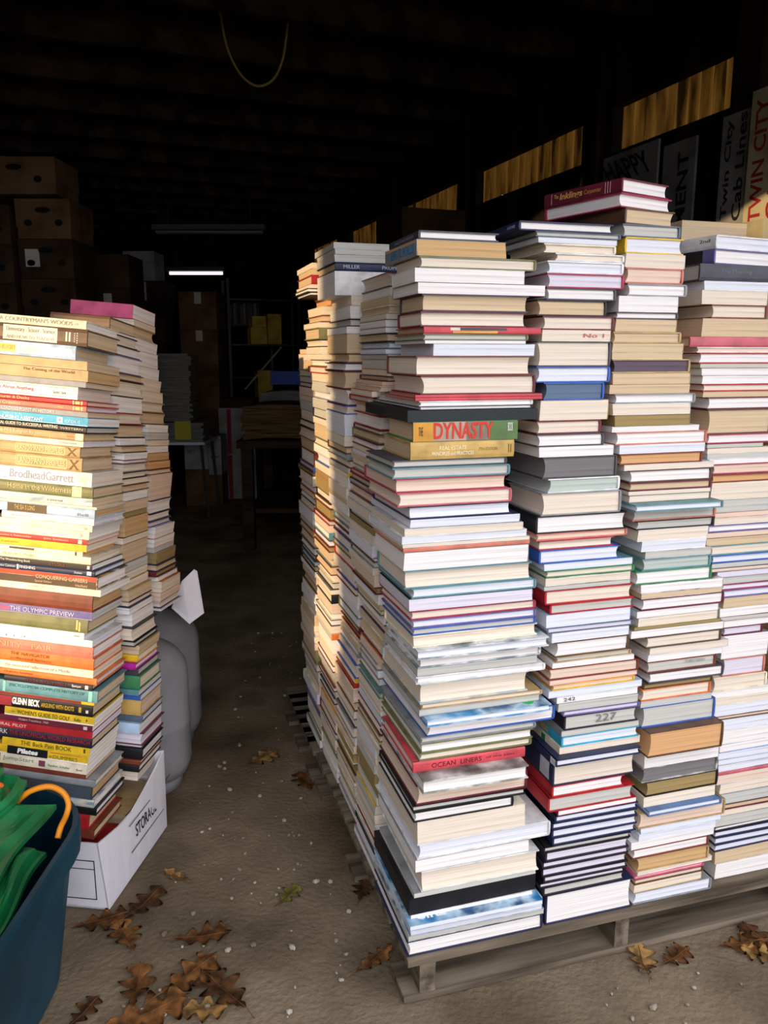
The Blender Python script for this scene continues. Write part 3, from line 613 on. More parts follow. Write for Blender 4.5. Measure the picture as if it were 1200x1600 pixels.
TL(11, 'FORMAL GUIDE TO SUCCESSFUL WRITING', '#e9e2cc', -12, 91, 0.4, 0.85, bold=0.01); TL(11, 'WESTERN', '#cfc8b4', 95, 130, 0.4, 0.7)
TL(12, '& Mid Religion by', '#e9dcb8', 2, 54, 0.3, 0.85); PL(12, '#f0e4c4', 118, 130, 0.08, 0.95); PL(12, '#c9742c', 105, 116, 0.4, 0.6); PL(12, '#d9b06c', 78, 80, 0.1, 0.9)
TL(13, 'Cornerstone', '#7c766a', 94, 120, 0.4, 0.7)
for i_, x0, x1 in ((14, 25, 102), (15, 25, 105)):
    for a in ((x0, x1, 0.80, 0.86), (x0, x1, 0.14, 0.2), (x0, x0 + 1, 0.14, 0.86), (x1 - 1, x1, 0.14, 0.86)): PL(i_, '#efd99a', *a)
    TL(i_, 'LANDS AND PEOPLES', '#f2dfa4', x0 + 4, x1 - 3, 0.3, 0.72)
    TL(i_, 'X', '#7a5530', x1 + 3, x1 + 18, 0.12, 0.85)
TL(16, 'BrodheadGarrett', '#9c98a6', 16, 115, 0.22, 0.82); PL(16, '#f0cfc4', 123, 137, 0.12, 0.88)
TL(17, 'Home in the Wilderness', '#d9c486', 14, 112, 0.35, 0.8); PL(17, '#ecdcae', 113, 128, 0.05, 0.97)
PL(18, '#f2e8c4', 104, 117, 0.1, 0.9); TL(18, 'a journal', '#7c7a6c', 74, 98, 0.2, 0.6)
PL(20, '#5d4a34', 13, 74, 0.04, 0.96); TL(20, 'THE SEA IS LONG', '#d9b878', 24, 56, 0.3, 0.8); TL(20, 'Bell', '#7f8c7c', 122, 138, 0.2, 0.5)
TL(21, 'Home Remedies', '#b0aaa4', 19, 50, 0.4, 0.68); TL(21, 'Light', '#c4beb8', 92, 116, 0.4, 0.65)
TL(22, 'Ed', '#a39c8c', 132, 136, 0.3, 0.8); TL(23, 'Ed', '#a39c8c', 126, 129, 0.3, 0.8)
TL(24, 'Success in Relationships', '#f0d2a8', 0, 50, 0.3, 0.75); TL(24, 'John Smithson', '#f0d2a8', 69, 107, 0.3, 0.75); PL(24, '#f0dcc0', 122, 128, 0.1, 0.9)
TL(25, 'the gentle gardener', '#c99226', 2, 30, 0.3, 0.65)
PL(26, '#5c4a34', 15, 54, 0.3, 0.75); PL(26, '#4c3c2c', 117, 120, 0.1, 0.9)
TL(27, 'MEASURED MUSIC', '#c9bc94', 5, 56, 0.35, 0.7)
TL(28, 'The Woodworking Book', '#ece6d8', 1, 48, 0.3, 0.8); TL(28, 'STICKS', '#8c4a30', 78, 102, 0.3, 0.8); PL(28, '#e6e0d4', 136, 140, 0.2, 0.8)
TL(29, 'New Common', '#cfd8e2', 0, 25, 0.35, 0.75); PL(29, '#e6ecf0', 27, 30, 0.1, 0.9); TL(29, 'FINISHING', '#e6ecf0', 32, 56, 0.3, 0.8); TL(29, 'Dutton', '#d6dee6', 117, 129, 0.35, 0.7); PL(29, '#cfd8e0', 136, 143, 0.2, 0.85)
PL(30, '#c9472f', -18, 150, 0.62, 0.98); PL(30, '#55402f', -18, 150, 0.02, 0.6); TL(30, 'CONQUERING CAREERS', '#efc9a0', 57, 137, 0.44, 0.78); TL(30, 'Special Edition', '#d9b894', 56, 82, 0.14, 0.36); TL(30, 'Hatfield', '#d9b894', 119, 137, 0.12, 0.32)
TL(31, 'JOHN FALLON', '#cfc49c', 43, 86, 0.4, 0.72)
TL(33, 'THE OLYMPIC PREVIEW', '#cfc9d9', 16, 116, 0.2, 0.75); PL(33, '#c25c86', -20, 15, 0.2, 0.7)
PL(34, '#e0cb7c', 119, 121.5, 0.2, 0.95); PL(34, '#e0cb7c', 123, 125.5, 0.1, 0.8)
TL(36, 'J  J  d', '#8c8c84', 8, 40, 0.25, 0.6); TL(35, 'PATH', '#a8a39c', 116, 124, 0.3, 0.6)
TL(37, 'VANITY   FAIR', '#efab80', -22, 82, 0.3, 0.72)
TL(38, 'THE NAVIGATOR', '#8c4f1e', 17, 78, 0.58, 0.86); TL(38, 'collected letters', '#8c4f1e', 17, 80, 0.22, 0.42)
TL(39, 'the measured reflections of a Middle', '#a89c84', 8, 110, 0.3, 0.7); TL(40, 'Ordinary Sunshine', '#8c4a24', 8, 52, 0.3, 0.7)
TL(41, 'FIRST EDITION', '#6b2a26', 40, 105, 0.3, 0.75); TL(41, 'Bantam', '#e6ded6', 113, 127, 0.35, 0.75); PL(41, '#dcd6cc', 133, 138, 0.2, 0.8)
TL(42, 'ENCYCLOPEDIA COMPLETE HISTORY OF', '#1f6f72', 15, 132, 0.55, 0.8); PL(42, '#8fd0c4', 5, 9, 0.05, 0.95); PL(42, '#8fd0c4', 138, 144, 0.05, 0.95)
PL(43, '#8c2430', -8, 127, 0.05, 0.95)
PL(44, '#b0323c', 0, 19, 0.1, 0.9); TL(44, 'GLENN BECK', '#f0eee8', 20, 63, 0.3, 0.88, bold=0.05); TL(44, 'ARGUING WITH IDIOTS', '#c9a23c', 65, 116, 0.35, 0.72, bold=0.02); PL(44, '#c9a23c', 123, 127, 0.3, 0.75); PL(44, '#e0dcd2', 134, 138, 0.3, 0.55)
TL(45, "WOMEN'S GUIDE TO GOLF", '#55521e', 27, 109, 0.28, 0.76); TL(45, 'the', '#8a8432', 18, 24, 0.4, 0.6); TL(45, 'Kellie', '#55521e', 116, 126, 0.3, 0.65); PL(45, '#4a4620', 134, 136, 0.4, 0.65)
TL(46, 'Modern Transitions  1965', '#d9b8b4', 30, 76, 0.4, 0.75); PL(46, '#e0c4bc', 130, 136, 0.2, 0.75)
TL(47, 'NATURAL PILOT', '#ecd2cc', -20, 42, 0.3, 0.72)
TL(48, 'THE UNOFFICIAL WORLD RESEARCH', '#a8283c', 16, 140, 0.4, 0.82); TL(48, 'MARK', '#cfc9c4', -14, 13, 0.4, 0.85)
TL(49, 'THE Back Pain BOOK', '#4f4a1c', 33, 112, 0.28, 0.82); PL(49, '#4f4a1c', 130, 133, 0.3, 0.8)
PL(50, '#191718', 11, 74, 0.08, 0.96); TL(50, 'Pilates', '#f4f2ec', 27, 59, 0.28, 0.82, bold=0.05, shear=0.1); TL(50, 'DUMMIES', '#6e6a1c', 83, 121, 0.22, 0.62); TL(50, 'FOR', '#8a4a1c', 77, 81, 0.25, 0.5); PL(50, '#c98a2c', 78, 127, 0.74, 0.88)
TL(51, 'JumpStart', '#7fa08c', 4, 53, 0.34, 0.84); PL(51, '#8a4560', 60, 70, 0.2, 0.8); TL(51, 'Feather, Schaller', '#77857c', 75, 109, 0.3, 0.58); TL(51, 'Bond', '#5c645c', 119, 128, 0.3, 0.5)
PL(54, '#4a525c', 60, 142, 0.03, 0.97)

# second and third stack behind it
def back_stack(key, phrase, seed, yb_plane, ends_, top, bottom_z, marks_first, depth, own, ybot, tail=()):
    r = random.Random(seed); rows = list(marks_first); y = rows[-1][0] if rows else top
    while y < ybot - 8:
        y += r.choice([7, 8, 9, 10, 11, 13, 15, 17]); y = min(y, ybot); rows.append((y,) + random_kind(r) + (r.choice('LLLF'),))
    rows += list(tail)
    cnt = len(rows); BOOKS[key] = []; prev = None
    for i, (yb, cov, pg, kind, side) in enumerate(rows):
        u, v, n = left_axes(700)
        pb = at_plane(lerp_pts(ends_, yb) + r.uniform(-2, 2), yb, Vector((0, yb_plane, 0)), nv)
        if prev is None: prev = at_plane(lerp_pts(ends_, top), top, Vector((0, yb_plane, 0)), nv)
        t = (prev - pb).dot(n) - 0.0008; lu = r.uniform(0.17, 0.21); lv = depth + r.uniform(-0.02, 0.005)
        lab = describe(i, cnt, t, cov, pg, kind, phrase, [], own)
        root, cv = build_book(mat4(pb - v * lv - u * lu, u, v, n), lu, lv, max(t, 0.004), side, cov, pg, kind, lab, 'books in the ' + phrase)
        BOOKS[key].append((root, cv)); prev = pb
E2 = [(500, 209), (560, 217), (600, 222), (650, 222), (700, 228), (760, 231), (800, 231), (850, 229), (900, 232), (950, 240), (1000, 247), (1050, 252), (1100, 253), (1150, 255), (1168, 251), (1190, 243)]
back_stack('L2', 'stack behind the spine stack', 31, 2.525, E2, 509, 0.3, [(528, 'bn', 't', 'h', 'F'), (532, 'gy', 'w', 'p', 'L'), (548, 'bk', 'c', 'h', 'L'), (563, 'dg', 'w', 'h', 'L'), (589, 'pu', 'w', 'h', 'L'), (600, 'bn', 't', 'h', 'L'), (624, 'bk', 'c', 'h', 'L'),
   (647, 'cr', 'w', 'p', 'L'), (664, 'rd', 'c', 'h', 'L'), (684, 'bk', 't', 'h', 'L'), (695, 'gy', 'w', 'p', 'L'), (706, 'bn', 't', 'h', 'L'), (716, 'wt', 'w', 'p', 'L'), (722, 'mr', 'w', 'h', 'L'), (734, 'gy', 'c', 'h', 'L'), (744, 'bk', 'c', 'h', 'L'),
   (752, 'cr', 'c', 'p', 'L'), (763, 'bn', 't', 'h', 'L'), (776, 'cr', 'w', 'p', 'L'), (792, 'gy', 't', 'p', 'L'), (800, 'ol', 'o', 'p', 'L'), (828, 'tn', 'k', 'p', 'L'), (838, 'bk', 'c', 'p', 'L'), (866, 'tn', 't', 'p', 'L'), (880, 'gy', 'g', 'p', 'L'), (892, 'gy', 'c', 'p', 'L'),
   (905, 'yl', 'c', 'p', 'L'), (921, 'tn', 't', 'p', 'L'), (930, 'nv', 'c', 'h', 'L'), (940, 'gy', 'w', 'p', 'L'), (958, 'wt', 'w', 'p', 'L')], 0.205, {0: 'brown spined tan paged book topping the stack behind the spine stack'}, 966,
  [(978, 'bk', 'c', 'h', 'L'), (986, 'bk', 'g', 'h', 'L'), (1000, 'tn', 't', 'p', 'L'), (1010, 'yl', 'w', 'h', 'F'), (1019, 'mg', 'w', 'h', 'F'), (1030, 'dg', 'g', 'h', 'F'), (1049, 'gn', 'c', 'h', 'F'), (1057, 'tl', 'c', 'p', 'F'), (1065, 'bl', 'b', 'p', 'F'), (1087, 'gd', 'p', 'h', 'F'),
   (1098, 'sl', 'l', 'h', 'F'), (1112, 'lb', 'w', 'p', 'F'), (1130, 'mr', 'l', 'h', 'L'), (1136, 'nv', 'w', 'h', 'L'), (1151, 'bk', 'w', 'h', 'F'), (1158, 'br', 'c', 'h', 'F'), (1168, 'bk', 'w', 'h', 'F'), (1184, 'gy', 'c', 'p', 'L')])
E3 = [(488, 239), (510, 241), (560, 244), (600, 248), (650, 258), (700, 264), (760, 268), (800, 267), (850, 272), (900, 280), (938, 281)]
back_stack('L3', 'rear stack by the gas tanks', 32, 2.80, E3, 490, 0.62, [(511, 'pk', 'w', 'p', 'F'), (521, 'sm', 'c', 'p', 'L'), (538, 'tn', 't', 'h', 'L'), (555, 'wt', 'w', 'p', 'L'), (578, 'cr', 'w', 'p', 'L'), (596, 'gy', 'w', 'p', 'L'), (614, 'cr', 'c', 'p', 'L'), (631, 'cr', 'c', 'p', 'L'), (646, 'tn', 'c', 'h', 'L'), (664, 'bn', 't', 'h', 'L'), (676, 'cr', 'w', 'p', 'L'), (687, 'gy', 'g', 'p', 'L'), (696, 'tn', 'c', 'p', 'L'), (706, 'cr', 'w', 'p', 'L'),
   (718, 'tn', 'k', 'p', 'L'), (730, 'br', 'q', 'p', 'L'), (738, 'br', 'c', 'h', 'L'), (775, 'cr', 'p', 'p', 'L'), (795, 'nv', 'w', 'h', 'L'), (806, 'bn', 'w', 'h', 'L')], 0.215,
   {0: 'pink covered paperback topping the rear stack by the gas tanks'}, 934)

# ============================================================ storage box holding the stacks
CARD = noise_mat('white box card', ['#b9b6c0', '#dcdae4', '#e6e4ec'], (5, 5, 5), 0.8, 0.2, 4, 0.2, 0.5, 0.1)
INK = plain('#23242c', 0.7)
bxu = Vector((0.9915, -0.13, 0)); bxv = Vector((0.13, 0.9915, 0)); fr = Vector((-0.808, 2.074, 0))
BW, BD, BH = 0.345, 0.43, 0.25
MB = mat4(fr, bxu, bxv, ZUP)                              # origin at the front right foot; x to -BW
sb = empty('storage_box', MB, 'white cardboard storage box printed STORAGE, packed under the leaning book stacks', 'box')
def wall_strip(pts_bot, pts_top, th, nrm):
    bm = bmesh.new(); rings = []
    for a, b in zip(pts_bot, pts_top):
        a, b, k = Vector(a), Vector(b), Vector(nrm) * th
        rings.append([a, b, b + k, a + k])
    loft(bm, rings); return bm
LEAN = -0.02
side_top = [(LEAN * (1 - y / BD) + 0.004 * y / BD, y, z) for y, z in ((0, 0.214), (0.05, 0.206), (0.12, 0.196), (0.2, 0.196), (0.28, 0.22), (0.36, 0.25), (BD, 0.285))]
new_obj('side_panel', wall_strip([(0, p[1], 0.0) for p in side_top], side_top, 0.005, (-1, 0, 0)), CARD, sb)
new_obj('front_panel', wall_strip([(-BW, 0, 0), (-0.2, 0, 0), (0, 0, 0)], [(-BW, 0, 0.212), (-0.2, 0, 0.212), (LEAN, 0.0, 0.214)], 0.005, (0, 1, 0)), CARD, sb)
new_obj('side_panel', wall_strip([(-BW, 0, 0), (-BW, BD, 0)], [(-BW, 0.01, 0.22), (-BW, BD, 0.24)], 0.005, (1, 0, 0)), CARD, sb)
new_obj('back_panel', wall_strip([(-BW, BD, 0), (0, BD, 0)], [(-BW, BD, 0.24), (0.003, BD, 0.285)], 0.005, (0, -1, 0)), CARD, sb)
new_obj('bottom', bx(-BW, 0, 0, BD, 0.001, 0.005), CARD, sb)
sidef = mat4(Vector((0.0012, 0.10, 0.095)), Vector((0, 1, 0.0)), Vector((-0.028, 0, 1)).normalized(), Vector((1, 0, 0.028)).normalized())
letters('print', 'STORAGE', 0.155, 0.042, INK, sb, Matrix.Translation((-0.001, 0.10, 0.012)) @ sidef, 0.01)
ln = bmesh.new(); box(ln, -0.02, 0.23, -0.028, -0.025, 0, 0.0004); box(ln, -0.02, 0.30, 0.062, 0.065, 0, 0.0004)
new_obj('print', ln, INK, sb, Matrix.Translation((-0.001, 0.08, 0.01)) @ sidef)
frf = mat4(Vector((-0.275, -0.0004, 0.03)), Vector((1, 0, 0)), ZUP, Vector((0, -1, 0)))
ln = bmesh.new()
for a in ((0, 0.24, 0, 0.003), (0, 0.24, 0.125, 0.128), (0, 0.24, 0.098, 0.1005), (0, 0.003, 0, 0.128), (0.237, 0.24, 0, 0.128)): box(ln, a[0], a[1], a[2], a[3], 0, 0.0004)
new_obj('print', ln, INK, sb, frf)
# books packed inside the box, under the stacks
zz = 0.006; r = random.Random(5)
for k, (t, cov) in enumerate([(0.055, 'bn'), (0.05, 'gy'), (0.045, 'rd')]):
    build_book(MB @ Matrix.Translation((-0.30, 0.02, zz)), 0.26, 0.17, t, 'F', cov, 'tcw'[k], 'h', 'thick %s hardback packed down inside the storage box, %s from its floor' % (cover_word(cov), ORD[k + 1]), 'books inside the storage box'); zz += t + 0.0004
zz = 0.006
for k, (t, cov) in enumerate([(0.06, 'sl'), (0.06, 'mr'), (0.055, 'tn')]):
    build_book(MB @ Matrix.Translation((-0.27, 0.205, zz)), 0.24, 0.2, t, 'L', cov, 'wct'[k], 'h', 'thick %s hardback at the back of the storage box, %s from its floor' % (cover_word(cov), ORD[k + 1]), 'books inside the storage box'); zz += t + 0.0004

# ============================================================ gas tanks and the white card on them
TANK = noise_mat('galvanised tank paint', ['#6c6e75', '#8a8b92', '#9b9ca1', '#7d746b'], (5, 5, 3), 0.5, 0.4, 5, 0.25, 0.75, 0.05)
def tank(x, y, label):
    o = empty('propane_tank', Matrix.Translation((x, y, 0)), label, 'gas tank', 'gas tanks behind the box')
    bm = bmesh.new(); rr = 0.152
    prof = [(0.1, 0.045), (0.135, 0.055), (rr, 0.10), (rr, 0.24), (rr + 0.003, 0.25), (rr + 0.003, 0.262), (rr, 0.272), (rr, 0.44)] + [(rr * math.cos(a), 0.44 + 0.135 * math.sin(a)) for a in [R(d) for d in range(10, 90, 8)]]
    lathe(bm, prof, 40); new_obj('body', bm, TANK, o, smooth=True)
    bm = bmesh.new(); lathe(bm, [(0.115, 0.001), (0.115, 0.06), (0.11, 0.06), (0.11, 0.001)], 36); new_obj('foot_ring', bm, TANK, o, smooth=True)
    bm = bmesh.new(); lathe(bm, [(0.02, 0.57), (0.02, 0.593), (0.016, 0.597)], 16); new_obj('valve', bm, plain('#8a7a4a', 0.4), o)
tank(-0.885, 2.79, 'pale grey gas tank standing just behind the storage box')
tank(-0.925, 3.14, 'grey gas tank standing behind the other gas tank')
o = empty('white_card_sheet', Matrix.Translation((0, 0, 0)), 'white cardboard sheet lying on the gas tanks with a flap hanging towards the aisle', 'cardboard')
pbk = BOOKS['L3'][-1][0].matrix_world.copy(); dL = DIMS[BOOKS['L3'][-1][0].name]
new_obj('sheet', bx(-0.03, dL[0] + 0.005, -0.01, dL[1] + 0.02, -0.0075, -0.0008), CARD, o, pbk)
bm = bmesh.new()
fl = [at_plane(x, y, Vector((0, 2.86, 0)), nv) for x, y in ((268, 950), (296, 975), (316, 962), (305, 896), (300, 893), (284, 908))]
fl2 = [p + Vector((0, 0.004, 0)) for p in fl]
fl = [p + Vector((0, 0.03 * (i in (2, 3, 4)), 0)) for i, p in enumerate(fl)]; fl2 = [p + Vector((0, 0.005, 0)) for p in fl]
loft(bm, [fl, fl2]); new_obj('flap', bm, CARD, o)

# ============================================================ teal tote with green tarpaulin and orange cord
TOTE = noise_mat('teal tote plastic', ['#08303f', '#0d3d50', '#12485c'], (3, 3, 3), 0.45, 0.35, 3)
def rrect(x0, x1, y0, y1, r, z, n=8):
    pts = []
    for cx, cy, a in ((x1 - r, y1 - r, 0), (x0 + r, y1 - r, 90), (x0 + r, y0 + r, 180), (x1 - r, y0 + r, 270)):
        for k in range(n + 1):
            b = R(a + 90 * k / n); pts.append((cx + r * math.cos(b), cy + r * math.sin(b), z))
    return pts
TX0, TX1, TY0, TY1, TZ = -1.36, -0.757, 1.05, 1.997, 0.45
tt = empty('storage_tote', Matrix.Translation((0, 0, 0)), 'dark teal plastic tote standing in front of the white storage box', 'tote')
bm = bmesh.new(); rings = []
for z, ins in ((0.001, 0.085), (0.02, 0.078), (0.36, 0.026), (0.37, 0.022), (0.372, 0.008), (0.38, 0.002), (0.44, 0.0), (TZ, 0.004), (TZ, 0.016), (0.43, 0.022), (0.36, 0.032), (0.03, 0.088)):
    rings.append(rrect(TX0 + ins, TX1 - ins, TY0 + ins, TY1 - ins, 0.245 - ins, z))
loft(bm, rings); new_obj('tub', bm, TOTE, tt, smooth=False)
TARP = noise_mat('green tarpaulin', ['#0c4a2a', '#12683a', '#1d8a50'], (6, 6, 6), 0.38, 0.45, 5, 0.3, 0.7, 0.35, 12)
tarp = empty('tarpaulin', Matrix.Translation((0, 0, 0)), 'folded green tarpaulin stuffed in the teal tote', 'tarpaulin')
r = random.Random(8)
def fold(x0, x1, y0, y1, z, sx, sy, amp, th, seed, name='fold'):
    bm = bmesh.new(); n, m_ = 34, 40; q = random.Random(seed); ph = [q.uniform(0, 6) for _ in range(6)]
    def pt(i, j, dz):
        a, b = i / n, j / m_
        x = x0 + (x1 - x0) * a; y = y0 + (y1 - y0) * b
        h = amp * (math.sin(a * 5 + ph[0] + 2 * math.sin(b * 4 + ph[1])) * 0.5 + math.sin(b * 7 + a * 4 + ph[2]) * 0.35 + abs(math.sin(a * 9 + b * 5 + ph[3])) * 0.4)
        edge = min(a, 1 - a, b, 1 - b); h *= min(1, edge * 6 + 0.15)
        return (x + 0.01 * math.sin(b * 9 + ph[4]), y + 0.01 * math.sin(a * 8 + ph[5]), z + sx * a + sy * b + h + dz - 0.02 * (edge < 0.03))
    for dz, flip in ((0, 1), (-th, 0)):
        vv = [[bm.verts.new(pt(i, j, dz)) for j in range(m_ + 1)] for i in range(n + 1)]
        for i in range(n):
            for j in range(m_):
                f = (vv[i][j], vv[i + 1][j], vv[i + 1][j + 1], vv[i][j + 1]); bm.faces.new(f if flip else f[::-1])
        if flip: top = vv
    edge = lambda vv: [vv[i][0] for i in range(n)] + [vv[n][j] for j in range(m_)] + [vv[i][m_] for i in range(n, 0, -1)] + [vv[0][j] for j in range(m_, 0, -1)]
    e1, e2 = edge(top), edge(vv)
    for k in range(len(e1)):
        l = (k + 1) % len(e1); bm.faces.new((e1[k], e2[k], e2[l], e1[l]))
    return new_obj(name, bm, TARP, tarp)
fold(-1.02, -0.815, 1.20, 1.75, 0.415, 0.0, 0.02, 0.03, 0.012, 1)
fold(-1.26, -0.845, 1.28, 1.85, 0.50, -0.02, 0.02, 0.035, 0.012, 2)
fold(-1.24, -0.93, 1.50, 1.91, 0.545, -0.02, 0.01, 0.04, 0.010, 4)
fold(-1.21, -0.99, 1.62, 1.91, 0.59, -0.02, 0.0, 0.035, 0.010, 9)
new_obj('filling', bx(-1.18, -0.92, 1.30, 1.75, 0.045, 0.34), TARP, tarp)
cord = bmesh.new()
cp = [at_plane(x, y, Vector((0, yy, 0)), nv) for x, y, yy in ((20, 1262, 1.86), (30, 1250, 1.86), (48, 1236, 1.86), (76, 1229, 1.87), (98, 1238, 1.87), (107, 1256, 1.86), (103, 1275, 1.84), (95, 1292, 1.80), (90, 1310, 1.78))]
tube(cord, smooth_path(cp), 0.0075, 10)
ORG = plain('#e08a1e', 0.4)
tag(new_obj('extension_cord', cord, ORG, smooth=True), 'orange cord looping over the corner of the teal tote', 'cord')
cord = bmesh.new()
cp = [at_plane(x, y, Vector((0, yy, 0)), nv) for x, y, yy in ((-30, 1232, 1.86), (-10, 1225, 1.86), (6, 1230, 1.87), (13, 1238, 1.885), (16, 1246, 1.91), (17, 1254, 1.93))]
tube(cord, smooth_path(cp), 0.0075, 10)
tag(new_obj('extension_cord', cord, plain('#d9641e', 0.4), smooth=True), 'darker orange cord loop at the left picture edge, in the teal tote', 'cord')

# ============================================================ far end of the shed
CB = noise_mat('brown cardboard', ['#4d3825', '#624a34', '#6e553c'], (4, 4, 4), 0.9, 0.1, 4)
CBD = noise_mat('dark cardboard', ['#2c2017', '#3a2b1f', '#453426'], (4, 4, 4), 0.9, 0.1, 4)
CBW = noise_mat('white carton', ['#7d7b78', '#989692', '#a4a29e'], (4, 4, 4), 0.9, 0.1, 4)
HOLE = plain('#0a0806', 0.9); TAPE = plain('#b9b6ae', 0.35)
YAW = Matrix.Rotation(R(20.3), 4, 'Z')
def at_xy(x, y, yy): return at_plane(x, y, Vector((0, yy, 0)), nv)
def carton(x, y, z, w, d, h, mat, label, name='cardboard_box', banana=False, tape=False, group=None, rot=None, sticker=None):
    M = Matrix.Translation((x, y, z)) @ (Matrix.Rotation(R(rot), 4, 'Z') if rot is not None else Matrix.Identity(4))
    o = empty(name, M, label, 'box', group)
    if banana:
        new_obj('body', bx(0.006, w - 0.006, 0.006, d - 0.006, 0.001, h * 0.55), mat, o)
        new_obj('lid', bx(0, w, 0, d, h * 0.3, h - 0.001), mat, o)
        for cx, cz, rx, rz in ((w / 2, h * 0.72, 0.055, 0.02), (w * 0.22, h * 0.4, 0.028, 0.022), (w * 0.78, h * 0.4, 0.028, 0.022)):
            bm = bmesh.new(); loft(bm, [[(cx + rx * math.cos(2 * math.pi * k / 16), yy, cz + rz * math.sin(2 * math.pi * k / 16)) for k in range(16)] for yy in (-0.0015, 0.004)])
            new_obj('hand_hole', bm, HOLE, o)
    else:
        new_obj('body', bx(0, w, 0, d, 0.001, h - 0.004), mat, o)
        fb = bmesh.new(); box(fb, 0, w, 0, d / 2 - 0.002, h - 0.004, h - 0.0005); box(fb, 0, w, d / 2 + 0.002, d, h - 0.004, h - 0.0005)
        new_obj('flap', fb, mat, o)
    if tape: new_obj('tape', bx(w * 0.42, w * 0.6, -0.001, 0.002, h * 0.68, h * 0.98), TAPE, o)
    if sticker: new_obj('label', bx(w * sticker[0], w * sticker[1], -0.0015, 0.002, h * sticker[2], h * sticker[3]), TAPE, o)
    return o
# tall stacks of fruit cartons at the side
zb = 0
col1 = [0.25] * 9
for k in range(10):
    z = k * 0.2665
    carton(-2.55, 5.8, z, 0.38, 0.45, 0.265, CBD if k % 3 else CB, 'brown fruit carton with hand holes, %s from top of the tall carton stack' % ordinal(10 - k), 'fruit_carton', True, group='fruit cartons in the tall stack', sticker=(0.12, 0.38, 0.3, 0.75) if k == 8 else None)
for k in range(10):
    z = k * 0.2625
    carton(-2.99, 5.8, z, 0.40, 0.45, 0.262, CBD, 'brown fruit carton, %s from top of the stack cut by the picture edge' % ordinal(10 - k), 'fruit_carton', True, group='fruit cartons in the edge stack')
carton(-2.78, 5.72, 2.678, 0.56, 0.42, 0.24, CB, 'pale fruit carton with holes lying topmost above the edge stack', 'fruit_carton', True)
for k in range(9):
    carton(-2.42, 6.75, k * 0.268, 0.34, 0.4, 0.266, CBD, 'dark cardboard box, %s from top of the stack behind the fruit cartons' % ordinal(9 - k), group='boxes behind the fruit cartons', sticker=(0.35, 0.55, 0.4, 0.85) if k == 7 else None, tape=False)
hs = [(0.0, 0.5), (0.5, 0.494), (0.995, 0.503), (1.499, 0.39), (1.89, 0.416)]
for k, (z, h) in enumerate(hs):
    carton(-2.30, 9.2, z, 0.42, 0.5, h, CB, 'brown taped carton, %s from top of the far column beside the magazines' % ordinal(5 - k), tape=k > 2, group='far column of taped cartons', sticker=None)
for k, (z, h) in enumerate([(0, 0.6), (0.601, 0.6), (1.202, 0.55), (1.753, 0.66)]):
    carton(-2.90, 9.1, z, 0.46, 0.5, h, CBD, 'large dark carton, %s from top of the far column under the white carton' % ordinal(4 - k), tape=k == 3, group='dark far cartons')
carton(-2.86, 9.1, 2.415, 0.34, 0.4, 0.31, CBW, 'white carton on top of the far dark carton column')
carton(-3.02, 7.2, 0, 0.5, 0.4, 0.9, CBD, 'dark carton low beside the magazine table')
# two white cartons with a red stripe
for k in range(2):
    o = carton(-1.85, 8.95, k * 0.515, 0.40, 0.4, 0.513, CBW, ('lower' if k == 0 else 'upper') + ' of the two white cartons with a red stripe', 'striped_carton', group='white cartons with red stripe')
    new_obj('stripe', bx(0.09, 0.135, -0.0015, 0.002, 0.002, 0.50), plain('#8c2630', 0.7), o)
PAPER = noise_mat('old newsprint', ['#4f4c48', '#7a7770', '#908c84'], (3, 3, 300), 0.95, 0.05, 3)
def slab_pile(o, n, w, d, z, seed, name='folded_paper', th=(0.02, 0.04), mat=PAPER, bend=0.0):
    q = random.Random(seed)
    for k in range(n):
        t = q.uniform(*th); a, b = q.uniform(-0.02, 0.02), q.uniform(-0.02, 0.02); bm = bmesh.new(); rings = []
        for i in range(9):
            f = i / 8; x = a + w * f; dz = -bend * (2 * f - 1) ** 2
            rings.append([(x, b, z + dz), (x, b + d, z + dz), (x, b + d, z + t * 0.96 + dz), (x, b, z + t * 0.96 + dz)])
        loft(bm, rings); new_obj(name, bm, mat, o); z += t
    return z
carton(-1.84, 8.97, 1.031, 0.38, 0.36, 0.10, CBD, 'flat dark carton lying on the striped white cartons')
# folding table with magazines
TBL = plain('#cfd3d8', 0.5); MET = plain('#3b3b3d', 0.4)
tb = empty('folding_table', Matrix.Translation((-2.75, 7.85, 0)), 'white edged folding table under the tall magazine pile', 'table')
new_obj('tabletop', bx(0, 0.98, 0, 0.6, 0.735, 0.762), TBL, tb)
for x, y in ((0.08, 0.05), (0.93, 0.05), (0.08, 0.55), (0.93, 0.55)):
    bm = bmesh.new(); tube(bm, [(x, y, 0.735), (x + (0.05 if x > 0.5 else -0.04), y, 0.001)], 0.014); new_obj('leg', bm, MET, tb)
mg = empty('magazine_pile', Matrix.Translation((-2.30, 7.9, 0.763)), 'tall pile of grey magazines on the folding table', 'magazines'); mg['kind'] = 'stuff'
slab_pile(mg, 11, 0.5, 0.3, 0, 3, 'magazines', (0.015, 0.02)); slab_pile(mg, 30, 0.40, 0.28, 0.2, 4, 'magazines', (0.015, 0.028))
tag(new_obj('yellow_note', bx(0, 0.16, 0, 0.002, 0, 0.18), plain('#b3ac3a', 0.8), None, Matrix.Translation((-2.06, 7.85, 0.79))), 'yellow paper note on the magazine pile', 'note')
